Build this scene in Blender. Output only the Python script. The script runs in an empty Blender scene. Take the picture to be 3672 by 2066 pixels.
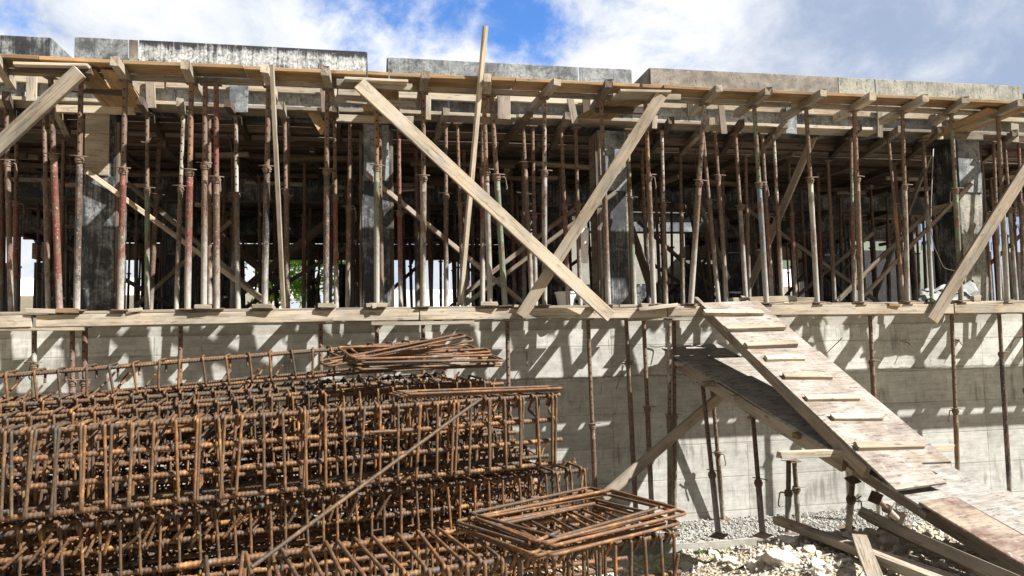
import bpy, bmesh, math, random
from mathutils import Vector, Matrix, Quaternion, noise as mnoise
R=math.radians
random.seed(11)
sc=bpy.context.scene
COL=sc.collection
# ------------------------------------------------------------------ camera
F=2638.0; YAW=R(10.5); PIT=R(4.15); ROL=.02
CAM=Vector((0,-8.36,-.377))
FW=Vector((math.sin(YAW)*math.cos(PIT),math.cos(YAW)*math.cos(PIT),math.sin(PIT)))
R0=Vector((math.cos(YAW),-math.sin(YAW),0)); U0=R0.cross(FW)
RT=R0*math.cos(ROL)-U0*math.sin(ROL); UP=U0*math.cos(ROL)+R0*math.sin(ROL)
cam=bpy.data.cameras.new('camera'); co=bpy.data.objects.new('camera',cam); COL.objects.link(co)
cam.sensor_width=36; cam.lens=F/3672*36; cam.clip_start=.05; cam.clip_end=3000
co.matrix_world=Matrix(((RT.x,UP.x,-FW.x,CAM.x),(RT.y,UP.y,-FW.y,CAM.y),(RT.z,UP.z,-FW.z,CAM.z),(0,0,0,1)))
sc.camera=co
def ray(x,y): return FW+RT*((x-1836)/F)-UP*((y-1033)/F)
def at(x,y,Y):                       # point of the photographed line of sight on the vertical plane Y
    d=ray(x,y); return CAM+d*((Y-CAM.y)/d.y)
def atZ(x,y,Z):
    d=ray(x,y); return CAM+d*((Z-CAM.z)/d.z)
def atD(x,y,D): return CAM+ray(x,y)*D
V=Vector
# ------------------------------------------------------------------ objects
WM={}
def place(o,M,parent=None):
    WM[o.name]=M
    if parent: o.parent=parent; o.matrix_basis=WM[parent.name].inverted()@M
    else: o.matrix_basis=M
def tag(o,label=None,cat=None,group=None,kind=None):
    if label: o['label']=label
    if cat: o['category']=cat
    if group: o['group']=group
    o['kind']=kind or 'thing'
    return o
def mkobj(name,mesh,mat=None,M=None,parent=None):
    o=bpy.data.objects.new(name,mesh); COL.objects.link(o)
    if mat and mesh and not mesh.materials: mesh.materials.append(mat)
    place(o,M or (WM[parent.name] if parent else Matrix()),parent)
    return o
def empty(name,M,label,cat,group=None,kind=None):
    o=bpy.data.objects.new(name,None); COL.objects.link(o); o.empty_display_size=.1
    place(o,M); tag(o,label,cat,group,kind); return o
def copy_tree(src,M=None,parent=None):
    o=src.copy(); COL.objects.link(o)
    if parent: o.parent=parent
    if M is not None: place(o,M)
    for ch in src.children: copy_tree(ch,None,o)
    return o
def me_from(verts,faces,smooth=False):
    m=bpy.data.meshes.new('mesh'); m.from_pydata([tuple(v) for v in verts],[],faces); m.update()
    if smooth: m.polygons.foreach_set('use_smooth',[True]*len(m.polygons))
    return m
def frame(p0,p1,side):
    x=(p1-p0).normalized(); y=(side-x*side.dot(x)).normalized(); z=x.cross(y)
    return Matrix(((x.x,y.x,z.x,0),(x.y,y.y,z.y,0),(x.z,y.z,z.z,0),(0,0,0,1)))
def board_mesh(L,w,t,warp=.004,c=.004,rag=0.0):
    n=max(2,int(L/.35)+1); c=min(c,t*.3,w*.3)
    prof=[(-w/2+c,-t/2),(w/2-c,-t/2),(w/2,-t/2+c),(w/2,t/2-c),(w/2-c,t/2),(-w/2+c,t/2),(-w/2,t/2-c),(-w/2,-t/2+c)]
    vs=[];fs=[]; ph=random.random()*9; k=len(prof)
    for i in range(n):
        s=i/(n-1); x=-L/2+L*s
        dy=warp*math.sin(3.1*s+ph)*1.5+random.uniform(-1,1)*warp*.35; dz=warp*math.sin(2.2*s+ph*2)+random.uniform(-1,1)*warp*.25
        for (y,z) in prof:
            ex=random.uniform(-rag,rag) if (i==0 or i==n-1) else 0
            vs.append((x+ex,y+dy+random.uniform(-1,1)*warp*.12,z+dz))
    for i in range(n-1):
        for j in range(k):
            a=i*k+j; b=i*k+(j+1)%k; fs.append((a,b,b+k,a+k))
    fs.append(tuple(range(k-1,-1,-1))); fs.append(tuple((n-1)*k+j for j in range(k)))
    return me_from(vs,fs)
def board(name,p0,p1,w,t,mat,side,label=None,cat=None,group=None,parent=None,warp=.004,rag=.004,c=.004):
    p0=V(p0);p1=V(p1); L=(p1-p0).length
    M=frame(p0,p1,V(side)); M.translation=(p0+p1)/2
    o=mkobj(name,board_mesh(L,w,t,warp,c,rag),mat,M,parent)
    if label: tag(o,label,cat,group)
    return o
X=V((1,0,0));Y_=V((0,1,0));Z=V((0,0,1))
def T(p): return Matrix.Translation(V(p))
def zframe(p0,p1):                    # local z along p0->p1, local -y towards the camera side
    z=(p1-p0).normalized(); y=(Y_-z*Y_.dot(z)).normalized(); x=y.cross(z)
    M=Matrix(((x.x,y.x,z.x,p0.x),(x.y,y.y,z.y,p0.y),(x.z,y.z,z.z,p0.z),(0,0,0,1)))
    return M
def lathe(prof,seg=12,cap=True):
    vs=[];fs=[]
    for (r,z) in prof:
        for j in range(seg):
            a=2*math.pi*j/seg; vs.append((r*math.cos(a),r*math.sin(a),z))
    for i in range(len(prof)-1):
        for j in range(seg):
            a=i*seg+j;b=i*seg+(j+1)%seg; fs.append((a,b,b+seg,a+seg))
    if cap:
        fs.append(tuple(range(seg-1,-1,-1))); fs.append(tuple((len(prof)-1)*seg+j for j in range(seg)))
    m=me_from(vs,fs,True); m.set_sharp_from_angle(angle=R(35)); return m
def round_poly(pts,r,n=4,closed=False):
    out=[];N=len(pts)
    for i,p in enumerate(pts):
        p=V(p)
        if not closed and i in (0,N-1): out.append(p); continue
        a=V(pts[i-1]);b=V(pts[(i+1)%N]); da=(a-p);db=(b-p)
        k=min(r,da.length*.45,db.length*.45); q0=p+da.normalized()*k;q1=p+db.normalized()*k
        for s in range(n+1):
            t=s/n; out.append(q0*(1-t)**2+p*2*t*(1-t)+q1*t*t)
    if closed: out.append(out[0].copy())
    return out
def resample(pts,ds):
    out=[V(pts[0])];acc=0
    for a,b in zip(pts,pts[1:]):
        d=(b-a).length
        if d<1e-7: continue
        s=ds-acc
        while s<=d:
            out.append(a+(b-a)*(s/d)); s+=ds
        acc=(acc+d)%ds
    if (out[-1]-V(pts[-1])).length>ds*.3: out.append(V(pts[-1]))
    return out
def sweep(pts,r,seg=6,rib=0.0,pitch=.012,ds=None,skew=.0):
    """tube along a polyline; rib>0 gives the slanting ribs of a reinforcing bar"""
    pts=[V(p) for p in pts]
    if ds: pts=resample(pts,ds)
    n=len(pts); vs=[];fs=[]
    t=(pts[1]-pts[0]).normalized(); ref=V((0,0,1)) if abs(t.z)<.9 else V((1,0,0))
    nx=(ref-t*ref.dot(t)).normalized(); s=0
    for i in range(n):
        if i>0: s+=(pts[i]-pts[i-1]).length
        t=(pts[min(i+1,n-1)]-pts[max(i-1,0)]).normalized()
        nx=(nx-t*nx.dot(t)).normalized(); ny=t.cross(nx)
        for j in range(seg):
            a=2*math.pi*j/seg
            rr=r
            if rib: rr=r+rib*max(0,math.cos(2*math.pi*(s+skew*math.sin(a))/pitch))**1.5
            vs.append(pts[i]+nx*(rr*math.cos(a))+ny*(rr*math.sin(a)))
    for i in range(n-1):
        for j in range(seg):
            a=i*seg+j;b=i*seg+(j+1)%seg; fs.append((a,b,b+seg,a+seg))
    fs.append(tuple(range(seg-1,-1,-1))); fs.append(tuple((n-1)*seg+j for j in range(seg)))
    return me_from(vs,fs,True)
def boxes_mesh(bs):
    vs=[];fs=[]
    for (x0,x1,y0,y1,z0,z1) in bs:
        k=len(vs); vs+=[(x0,y0,z0),(x1,y0,z0),(x1,y1,z0),(x0,y1,z0),(x0,y0,z1),(x1,y0,z1),(x1,y1,z1),(x0,y1,z1)]
        fs+=[tuple(k+i for i in f) for f in ((0,3,2,1),(4,5,6,7),(0,1,5,4),(1,2,6,5),(2,3,7,6),(3,0,4,7))]
    return me_from(vs,fs)
# ------------------------------------------------------------------ materials
class NT:
    def __init__(s,name):
        s.m=bpy.data.materials.new(name); s.m.use_nodes=True; s.t=s.m.node_tree; s.n=s.t.nodes; s.l=s.t.links
        s.b=s.n['Principled BSDF']; s.b.inputs['Roughness'].default_value=.85; s.b.inputs['Specular IOR Level'].default_value=.3
        tc=s.n.new('ShaderNodeTexCoord'); s.oc=tc.outputs['Object']
        s.oi=s.n.new('ShaderNodeObjectInfo'); s.rnd=s.oi.outputs['Random']
        va=s.n.new('ShaderNodeVectorMath'); va.operation='MULTIPLY_ADD'
        s.l.new(s.rnd,va.inputs[0]); va.inputs[1].default_value=(37,23,51); s.l.new(s.oc,va.inputs[2]); s.rc=va.outputs[0]
    def put(s,inp,v):
        if hasattr(v,'is_output') or isinstance(v,bpy.types.NodeSocket): s.l.new(v,inp)
        elif isinstance(v,(tuple,list)) and len(v)==3 and inp.type=='RGBA': inp.default_value=(*v,1)
        else: inp.default_value=v
    def scale(s,vec,sx,sy,sz):
        n=s.n.new('ShaderNodeVectorMath'); n.operation='MULTIPLY'; s.put(n.inputs[0],vec); n.inputs[1].default_value=(sx,sy,sz); return n.outputs[0]
    def noise(s,vec,scale=1,det=4,rough=.6,dist=0):
        n=s.n.new('ShaderNodeTexNoise'); s.put(n.inputs['Vector'],vec)
        for k,v in (('Scale',scale),('Detail',det),('Roughness',rough),('Distortion',dist)): n.inputs[k].default_value=v
        return n.outputs['Fac']
    def vor(s,vec,scale,feature='F1',out='Distance'):
        n=s.n.new('ShaderNodeTexVoronoi'); n.feature=feature; s.put(n.inputs['Vector'],vec); n.inputs['Scale'].default_value=scale; return n.outputs[out]
    def ramp(s,fac,*stops):
        n=s.n.new('ShaderNodeValToRGB'); e=n.color_ramp.elements; s.put(n.inputs[0],fac)
        while len(e)<len(stops): e.new(.5)
        for el,(p,c) in zip(e,stops):
            el.position=p; el.color=(*c,1) if isinstance(c,(tuple,list)) else (c,c,c,1)
        return n.outputs[0]
    def mix(s,f,a,b,mode='MIX'):
        n=s.n.new('ShaderNodeMix'); n.data_type='RGBA'; n.blend_type=mode
        s.put(n.inputs['Factor'],f); s.put(n.inputs[6],a); s.put(n.inputs[7],b); return n.outputs[2]
    def math(s,op,a,b=0.0,c=0.0):
        n=s.n.new('ShaderNodeMath'); n.operation=op; s.put(n.inputs[0],a); s.put(n.inputs[1],b); s.put(n.inputs[2],c); return n.outputs[0]
    def xyz(s,vec):
        n=s.n.new('ShaderNodeSeparateXYZ'); s.put(n.inputs[0],vec); return n.outputs
    def vec(s,x,y,z):
        n=s.n.new('ShaderNodeCombineXYZ'); s.put(n.inputs[0],x);s.put(n.inputs[1],y);s.put(n.inputs[2],z); return n.outputs[0]
    def bump(s,h,strength=.4,dist=.01):
        n=s.n.new('ShaderNodeBump'); n.inputs['Strength'].default_value=strength; n.inputs['Distance'].default_value=dist
        s.put(n.inputs['Height'],h); s.l.new(n.outputs[0],s.b.inputs['Normal'])
    def out(s,col,rough=None,metal=None):
        s.put(s.b.inputs['Base Color'],col)
        if rough is not None: s.put(s.b.inputs['Roughness'],rough)
        if metal is not None: s.put(s.b.inputs['Metallic'],metal)
        return s.m
def wood(name,lo,hi,grey=None,amt=.45,var=.35):
    s=NT(name); g=s.noise(s.scale(s.rc,1.3,22,22),1,5,.65,.6)
    c=s.ramp(g,(.28,lo),(.62,hi))
    fine=s.noise(s.scale(s.rc,4,90,90),1,3,.6); c=s.mix(.35,c,s.ramp(fine,(.3,.35),(.6,1.0)),'MULTIPLY')
    if grey:
        m=s.ramp(s.noise(s.scale(s.rc,2.2,7,7),1,5,.7),(.5-amt*.35,0.0),(.72-amt*.3,1.0)); c=s.mix(s.math('MULTIPLY',m,.85),c,grey)
    kn=s.ramp(s.vor(s.scale(s.rc,2.4,7,7),1),(.05,1.0),(.13,0.0)); c=s.mix(s.math('MULTIPLY',kn,.6),c,(lo[0]*.35,lo[1]*.3,lo[2]*.25))
    spot=s.ramp(s.noise(s.scale(s.rc,7,26,26),1,4,.65),(.60,0.0),(.69,1.0)); c=s.mix(s.math('MULTIPLY',spot,.6),c,(.08,.06,.045))
    cr=s.ramp(s.noise(s.scale(s.rc,1.5,55,55),1,3,.6,.3),(.585,0.0),(.625,1.0)); c=s.mix(s.math('MULTIPLY',cr,.5),c,(lo[0]*.3,lo[1]*.28,lo[2]*.26))
    big=s.ramp(s.noise(s.scale(s.rc,1.1,3,3),1,4,.7),(.33,.55),(.55,1.0),(.72,1.12)); c=s.mix(1.0,c,big,'MULTIPLY')
    c=s.mix(1.0,c,s.ramp(s.rnd,(0,1-var),(1,1.0+var*.2)),'MULTIPLY')
    s.bump(g,.35,.006); return s.out(c,.9)
WPALE=wood('pale pine',(.33,.245,.15),(.57,.455,.315),(.40,.365,.305),.5,.35)
WGREY=wood('weathered timber',(.17,.13,.085),(.40,.31,.215),(.33,.29,.235),.6,.45)
WORAN=wood('fresh plywood underside',(.27,.145,.055),(.46,.28,.125),(.32,.24,.15),.35,.4)
WDARK=wood('old dark timber',(.06,.042,.028),(.15,.105,.07),(.13,.11,.09),.3,.5)
WRED=wood('reddish film plywood',(.13,.075,.055),(.27,.175,.135),(.36,.31,.26),.5,.3)
def black_ply(name,amt,base=(.022,.024,.027),stain=(.40,.41,.40),streak=.5,band=0):
    s=NT(name)
    a=s.noise(s.scale(s.rc,2.6,2.6,2.6),1,7,.75,.3); v=s.math('MULTIPLY_ADD',s.noise(s.scale(s.rc,30,1.8,20),1,4,.65),1.7,-.35)
    k=s.math('ADD',s.math('MULTIPLY',a,1-streak*.5),s.math('MULTIPLY',v,streak*.5))
    if band: k=s.math('ADD',k,s.math('MULTIPLY',s.math('SUBTRACT',s.ramp(s.math('MULTIPLY_ADD',s.xyz(s.oc)[1],2.3,.5),(.02,.0),(.32,.15),(.52,1.0),(.80,.85),(1.0,.1)),.55),band))
    m=s.ramp(k,(.60-amt*.26,0.0),(.72-amt*.2,1.0))
    f=s.noise(s.rc,30,5,.75); m=s.math('MULTIPLY',m,s.ramp(f,(.36,.25),(.56,1.0)))
    c=s.mix(m,s.ramp(s.noise(s.rc,7,4,.6),(.3,tuple(x*.7 for x in base)),(.7,tuple(x*2.0 for x in base))),stain)
    dr=s.ramp(s.noise(s.scale(s.rc,24,9,20),1,4,.65),(.60,0.0),(.66,1.0)); c=s.mix(s.math('MULTIPLY',dr,.75),c,(.025,.024,.022))
    chip=s.ramp(s.noise(s.scale(s.rc,9,30,20),1,5,.7),(.655,0.0),(.68,1.0)); c=s.mix(s.math('MULTIPLY',chip,.7),c,(.38,.34,.25))
    s.bump(m,.25,.003); return s.out(c,s.ramp(m,(0,.6),(1,.9)))
# board-local coordinates: x along, y up the face, z through
PB_DARK=black_ply('black film plywood',.44,stain=(.27,.28,.28))
PB_BLACK=black_ply('black shade plywood',.1,base=(.012,.012,.013),stain=(.1,.1,.1))  # near-black, stands in for deep shade across the far bays
PB_WHITE=black_ply('cement streaked black plywood',.52,streak=.5,stain=(.50,.51,.51),band=.2)
PB_GREY=black_ply('grey stained plywood',.70,base=(.06,.066,.072),stain=(.30,.315,.32),streak=.2)
PB_CONC=black_ply('concrete smeared plywood',.72,base=(.09,.088,.075),stain=(.34,.33,.275),streak=.4)
PB_BROWN=black_ply('worn brown plywood',.45,base=(.10,.085,.07),stain=(.30,.275,.24),streak=.1)
PB_FASC=black_ply('slab edge plywood',.98,base=(.08,.084,.088),stain=(.42,.43,.425),streak=.5)
def concrete(name,base=(.52,.515,.48),panels=True):
    s=NT(name); c3=s.oc
    a=s.noise(c3,.9,6,.65); b=s.noise(c3,9,6,.7)
    c=s.mix(1.0,base,s.ramp(a,(.3,.72),(.7,1.08)),'MULTIPLY'); c=s.mix(.6,c,s.ramp(b,(.3,.6),(.65,1.1)),'MULTIPLY')
    x,y,z=s.xyz(c3)
    h=s.noise(s.vec(s.math('MULTIPLY',x,1.2),s.math('MULTIPLY',z,38),0.0),1,4,.6); c=s.mix(.35,c,s.ramp(h,(.35,.7),(.6,1.08)),'MULTIPLY')
    hh=b
    if panels:
        br=s.n.new('ShaderNodeTexBrick'); s.put(br.inputs['Vector'],s.vec(s.math('ADD',x,.7),s.math('ADD',z,.02),0.0))
        for k,v in (('Scale',1),('Mortar Size',.009),('Mortar Smooth',.4),('Bias',0),('Brick Width',1.85),('Row Height',.44)): br.inputs[k].default_value=v
        br.offset=0; br.inputs['Color1'].default_value=(1,1,1,1); br.inputs['Color2'].default_value=(.70,.71,.70,1); br.inputs['Mortar'].default_value=(.62,.61,.57,1)
        c=s.mix(s.ramp(s.noise(c3,1.7,4,.6),(.35,.35),(.6,1.0)),c,s.mix(1.0,c,br.outputs[0],'MULTIPLY'))
        bm=s.noise(s.vec(s.math('MULTIPLY',x,2.2),s.math('MULTIPLY',z,16),2.0),1,6,.75); c=s.mix(.55,c,s.ramp(bm,(.30,.55),(.5,1.0),(.7,1.12)),'MULTIPLY'); hh=s.math('SUBTRACT',s.math('MULTIPLY',b,.3),br.outputs[1])
        st=s.noise(s.vec(s.math('MULTIPLY',x,11),s.math('MULTIPLY',z,1.1),0.0),1,5,.7)
        zone=s.noise(s.vec(s.math('MULTIPLY',x,.55),s.math('MULTIPLY',z,1.4),7.0),1,2,.5)
        m=s.ramp(s.math('MULTIPLY',st,zone),(.30,0.0),(.40,1.0)); c=s.mix(s.math('MULTIPLY',m,.8),c,(.15,.145,.125))
        seam=s.ramp(s.math('ABSOLUTE',s.math('ADD',s.math('ADD',z,.86),s.math('MULTIPLY',s.math('SUBTRACT',s.noise(s.vec(s.math('MULTIPLY',x,5),0.0,0.0),1,5,.7),.5),.10))),(.0,1.0),(.022,0.0)); c=s.mix(s.math('MULTIPLY',seam,.75),c,(.10,.095,.08))
        rs=s.ramp(s.noise(s.vec(s.math('MULTIPLY',x,22),s.math('MULTIPLY',z,3.5),3.0),1,4,.7),(.62,0.0),(.68,1.0)); c=s.mix(s.math('MULTIPLY',rs,.6),c,(.08,.065,.05))
    ho=s.ramp(s.vor(s.scale(c3,1,1,1),1.15),(.010,1.0),(.020,0.0)); c=s.mix(ho,c,(.05,.045,.04))
    pit=s.ramp(s.vor(c3,34),(.06,1.0),(.14,0.0)); c=s.mix(s.math('MULTIPLY',s.math('MULTIPLY',pit,s.ramp(s.noise(c3,3,2),(.5,0.0),(.6,1.0))),.55),c,(.12,.12,.11))
    s.bump(hh,.5,.008); return s.out(c,.9)
CONC=concrete('board marked concrete'); CONC2=concrete('plain concrete',(.36,.35,.31),False)
def tube(name,paint,rust=.5,splash=.8,holes=False):
    s=NT(name); x,y,z=s.xyz(s.oc)
    n=s.noise(s.scale(s.rc,9,9,4),1,6,.7); n2=s.noise(s.scale(s.rc,40,40,18),1,4,.7)
    c=s.mix(s.ramp(n,(.62-rust*.3,0.0),(.74-rust*.25,1.0)),paint,s.ramp(n2,(.3,(.085,.056,.042)),(.65,(.19,.125,.085))))
    if splash:
        k=s.math('ADD',s.math('MULTIPLY',z,-.55),s.math('ADD',n,s.math('MULTIPLY',n2,.35)))
        k=s.math('ADD',k,s.math('MULTIPLY',s.rnd,splash*.5)); m=s.ramp(k,(.46,0.0),(.84,1.0)); c=s.mix(s.math('MULTIPLY',m,.88),c,(.37,.36,.325))
        sp=s.ramp(s.noise(s.rc,60,2,.5),(.62,0.0),(.68,1.0)); c=s.mix(s.math('MULTIPLY',sp,.6),c,(.45,.43,.39))
    c=s.mix(.5,c,s.ramp(n2,(.3,.6),(.7,1.1)),'MULTIPLY')
    if holes:
        fz=s.math('MULTIPLY',s.math('SUBTRACT',s.math('FRACT',s.math('MULTIPLY',z,1/.095)),.5),.095)
        d=s.math('SQRT',s.math('ADD',s.math('MULTIPLY',fz,fz),s.math('MULTIPLY',x,x)))
        c=s.mix(s.math('LESS_THAN',d,.0095),c,(.006,.005,.005))
    s.bump(n2,.2,.003); return s.out(c,.72,.1)
PAINT={'red':(.17,.055,.045),'rust':(.15,.105,.078),'brown':(.12,.075,.056),'green':(.16,.20,.135),'dark':(.055,.05,.05),'grey':(.30,.30,.28),'orange':(.24,.135,.075),'pale':(.36,.355,.31),'blue':(.17,.20,.24)}
TUBE={k:tube('tube '+k,v,.62 if k!='rust' else .85,.7) for k,v in PAINT.items()}
TUBI={k:tube('inner tube '+k,v,.75,0,True) for k,v in PAINT.items()}
STEEL=tube('prop fitting steel',(.16,.12,.09),.7,0)
def rebar_mat():
    s=NT('rusty reinforcing steel'); n=s.noise(s.scale(s.rc,9,9,9),1,6,.75); n2=s.noise(s.rc,70,3,.7)
    c=s.ramp(n,(.26,(.22,.205,.19)),(.38,(.12,.092,.072)),(.48,(.12,.068,.038)),(.58,(.20,.11,.05)),(.70,(.38,.235,.10)))
    c=s.mix(.7,c,s.ramp(n2,(.3,.5),(.7,1.15)),'MULTIPLY')
    c=s.mix(1.0,c,s.ramp(s.rnd,(0,(.55,.66,.80)),(.5,(.82,.82,.82)),(1,(1.18,1.02,.88))),'MULTIPLY')
    s.bump(n2,.3,.002); return s.out(c,.65,.15)
REBAR=rebar_mat()
def ground_mat():
    s=NT('dusty gravel soil'); a=s.noise(s.oc,1.3,6,.7); b=s.noise(s.oc,14,5,.7); v=s.vor(s.oc,26)
    c=s.ramp(b,(.3,(.27,.205,.125)),(.5,(.44,.36,.24)),(.7,(.62,.55,.42)))
    c=s.mix(.5,c,s.ramp(a,(.35,(.30,.235,.16)),(.6,(.55,.49,.40))))
    c=s.mix(.5,c,s.ramp(v,(.1,1.05),(.6,.55)),'MULTIPLY')
    gr=s.ramp(s.noise(s.oc,2.1,5,.75),(.66,0.0),(.74,1.0)); c=s.mix(s.math('MULTIPLY',gr,.5),c,(.16,.17,.07))
    s.bump(s.math('ADD',s.vor(s.oc,30),s.math('MULTIPLY',b,.7)),.8,.03); return s.out(c,.95)
GROUND=ground_mat()
def rock_mat(name,lo,hi):
    s=NT(name); a=s.noise(s.rc,4,6,.7); b=s.noise(s.rc,24,5,.7)
    c=s.ramp(a,(.3,lo),(.65,hi)); c=s.mix(.5,c,s.ramp(b,(.3,.6),(.65,1.1)),'MULTIPLY')
    c=s.mix(1.0,c,s.ramp(s.rnd,(0,.72),(1,1.05)),'MULTIPLY'); s.bump(b,.6,.015); return s.out(c,.95)
ROCK=rock_mat('pale limestone',(.50,.43,.33),(.78,.74,.66)); GRAVEL=rock_mat('grey gravel',(.26,.25,.23),(.48,.47,.44))
def plain(name,c,rough=.8,var=.3,sc_=3,metal=0):
    s=NT(name); n=s.noise(s.rc,sc_,5,.65); return s.out(s.mix(1.0,c,s.ramp(n,(.3,1-var),(.7,1+var*.3)),'MULTIPLY'),rough,metal)
WHITEW=plain('white render',(.74,.74,.72),.9,.12,.6); GLASS=plain('dark window glass',(.03,.035,.04),.15,.1)
PLAST=plain('grey plastic sheet',(.25,.26,.26),.7,.4,8); BUCKET=plain('white plastic',(.7,.7,.68),.4,.1); CABLE=plain('pale cable',(.35,.34,.30),.6,.1)
def corr():
    s=NT('white corrugated metal'); x,y,z=s.xyz(s.oc); w=s.math('SINE',s.math('MULTIPLY',x,28)); s.bump(w,.6,.03)
    return s.out(s.mix(1.0,(.66,.68,.68),s.ramp(w,(0,.8),(1,1.0)),'MULTIPLY'),.5)
CORR=corr()
def ramp_ply(name,lo,hi,worn):
    s=NT(name); a=s.noise(s.scale(s.rc,2.6,2.6,2.6),1,6,.7); g=s.noise(s.scale(s.rc,38,5,20),1,4,.65)
    c=s.ramp(a,(.32,lo),(.62,hi)); c=s.mix(s.ramp(s.noise(s.rc,1.6,5,.7),(.5,0.0),(.68,1.0)),c,worn)
    c=s.mix(.75,c,s.ramp(g,(.32,.45),(.6,1.1)),'MULTIPLY')
    fl=s.ramp(s.noise(s.scale(s.rc,26,7,20),1,4,.7),(.585,0.0),(.63,1.0)); c=s.mix(s.math('MULTIPLY',fl,.8),c,(.085,.06,.045))
    pl=s.ramp(s.noise(s.scale(s.rc,5,9,9),1,5,.75),(.60,0.0),(.66,1.0)); c=s.mix(s.math('MULTIPLY',pl,.7),c,(.42,.40,.36))
    s.bump(g,.35,.004); return s.out(c,.9)
RPLY=ramp_ply('worn pinkish ramp plywood',(.17,.14,.12),(.33,.295,.26),(.20,.15,.105)); RGREY=ramp_ply('grey ramp plywood',(.18,.17,.155),(.33,.315,.29),(.25,.22,.19)); RDEL=ramp_ply('peeling red-brown ramp plywood',(.10,.05,.04),(.30,.25,.20),(.33,.27,.19))
BARK=plain('bark',(.10,.075,.05),.95,.4,9)
def leaf_mat():
    s=NT('leaves'); c=s.ramp(s.noise(s.oc,2.5,3),(.3,(.14,.27,.04)),(.7,(.34,.48,.12)))
    m=s.out(c,.6); tr=s.n.new('ShaderNodeBsdfTranslucent'); s.put(tr.inputs[0],s.mix(1.0,c,(1.6,1.8,.9),'MULTIPLY'))
    mx=s.n.new('ShaderNodeMixShader'); mx.inputs[0].default_value=.45; s.l.new(s.b.outputs[0],mx.inputs[1]); s.l.new(tr.outputs[0],mx.inputs[2])
    s.l.new(mx.outputs[0],s.n['Material Output'].inputs[0]); return m
LEAF=leaf_mat()
ORD=['first','second','third','fourth','fifth','sixth','seventh','eighth','ninth','tenth','eleventh','twelfth','thirteenth','fourteenth','fifteenth','sixteenth','seventeenth','eighteenth','nineteenth','twentieth','twenty-first','twenty-second','twenty-third','twenty-fourth']
X0,X1=-8.5,13.5
# ------------------------------------------------------------------ steel props
MC={}
def cached(key,fn):
    if key not in MC: MC[key]=fn()
    return MC[key]
def collar_mesh():
    return lathe([(.036,-.035),(.043,-.035),(.043,-.012),(.050,-.012),(.050,.006),(.043,.006),(.043,.03),(.033,.03)],14)
def handle_mesh(): return sweep(round_poly([(.03,-.04,.0),(.085,-.045,.0),(.10,-.05,-.13),(.085,-.05,-.15)],.02),.0075,6)
def pin_mesh(): return sweep([(-.08,-.048,.01),(.0,-.052,.012),(.085,-.046,.006)],.006,6)
def plate_mesh(s=.07,t=.008):
    return boxes_mesh([(-s,s,-s,s,0,t)])
def make_prop(foot,head,zc,co_,ci_,label,group,R_=.034,handle=None,parts=True,name='steel_prop',cat='prop',thread=False):
    foot=V(foot);head=V(head); L=(head-foot).length; M=zframe(foot,head)
    t=empty(name,M,label,cat,group)
    # paint and holes are set out from the foot of each prop: part meshes share its local frame
    prof=[(R_,.006),(R_,zc-.16),(R_+.002,zc-.155),(R_+.002,zc-.15),(R_,zc-.145)]
    if thread:
        for i in range(9): z=zc-.13+i*.013; prof+=[(R_-.003,z),(R_+.001,z+.0065)]
    prof+=[(R_,zc)]
    mkobj('outer_tube',lathe(prof,12),TUBE[co_],M,t)
    mkobj('inner_tube',lathe([(R_*.80,zc-.02),(R_*.80,L-.006)],12),TUBI[ci_],M,t)
    c=mkobj('collar',cached('collar',collar_mesh),STEEL,M@Matrix.Translation((0,0,zc))@Matrix.Rotation(random.uniform(-.6,.6),4,'Z'),t)
    c.scale=(R_/.034,R_/.034,1)
    if handle if handle is not None else random.random()<.5:
        mkobj('handle',cached('handle',handle_mesh),STEEL,WM[c.name]@Matrix.Rotation(random.choice((0,math.pi*.8)),4,'Z'),c)
    mkobj('pin',cached('pin',pin_mesh),STEEL,M@Matrix.Translation((0,0,zc+.02))@Matrix.Rotation(random.uniform(-.3,.3),4,'Z'),t)
    mkobj('base_plate',cached('bplate',lambda:plate_mesh(.075)),STEEL,M,t)
    mkobj('head_plate',cached('hplate',lambda:plate_mesh(.055)),STEEL,M@Matrix.Translation((0,0,L-.008)),t)
    return t
COLX=[(-3.17,'the pale-patched column'),(.02,'the black column'),(3.1,'the brown-sided column'),(8.5,'the grey column')]
cnt={}
def ordlabel(desc,x,row):
    k=-1
    for i,(cx,_) in enumerate(COLX):
        if x>cx: k=i
    n=cnt.get((row,k),0); cnt[(row,k)]=n+1
    if k<0: return f"{desc}, {ORD[n]} {row}-row prop left of {COLX[0][1]}"
    return f"{desc}, {ORD[n]} {row}-row prop right of {COLX[k][1]}"
WORDS={'red':'red painted','rust':'rusty brown','brown':'dull brown','green':'greenish','dark':'near-black','grey':'cement-grey','orange':'orange rusted','pale':'pale cement-splashed','blue':'bluish grey'}
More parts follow.
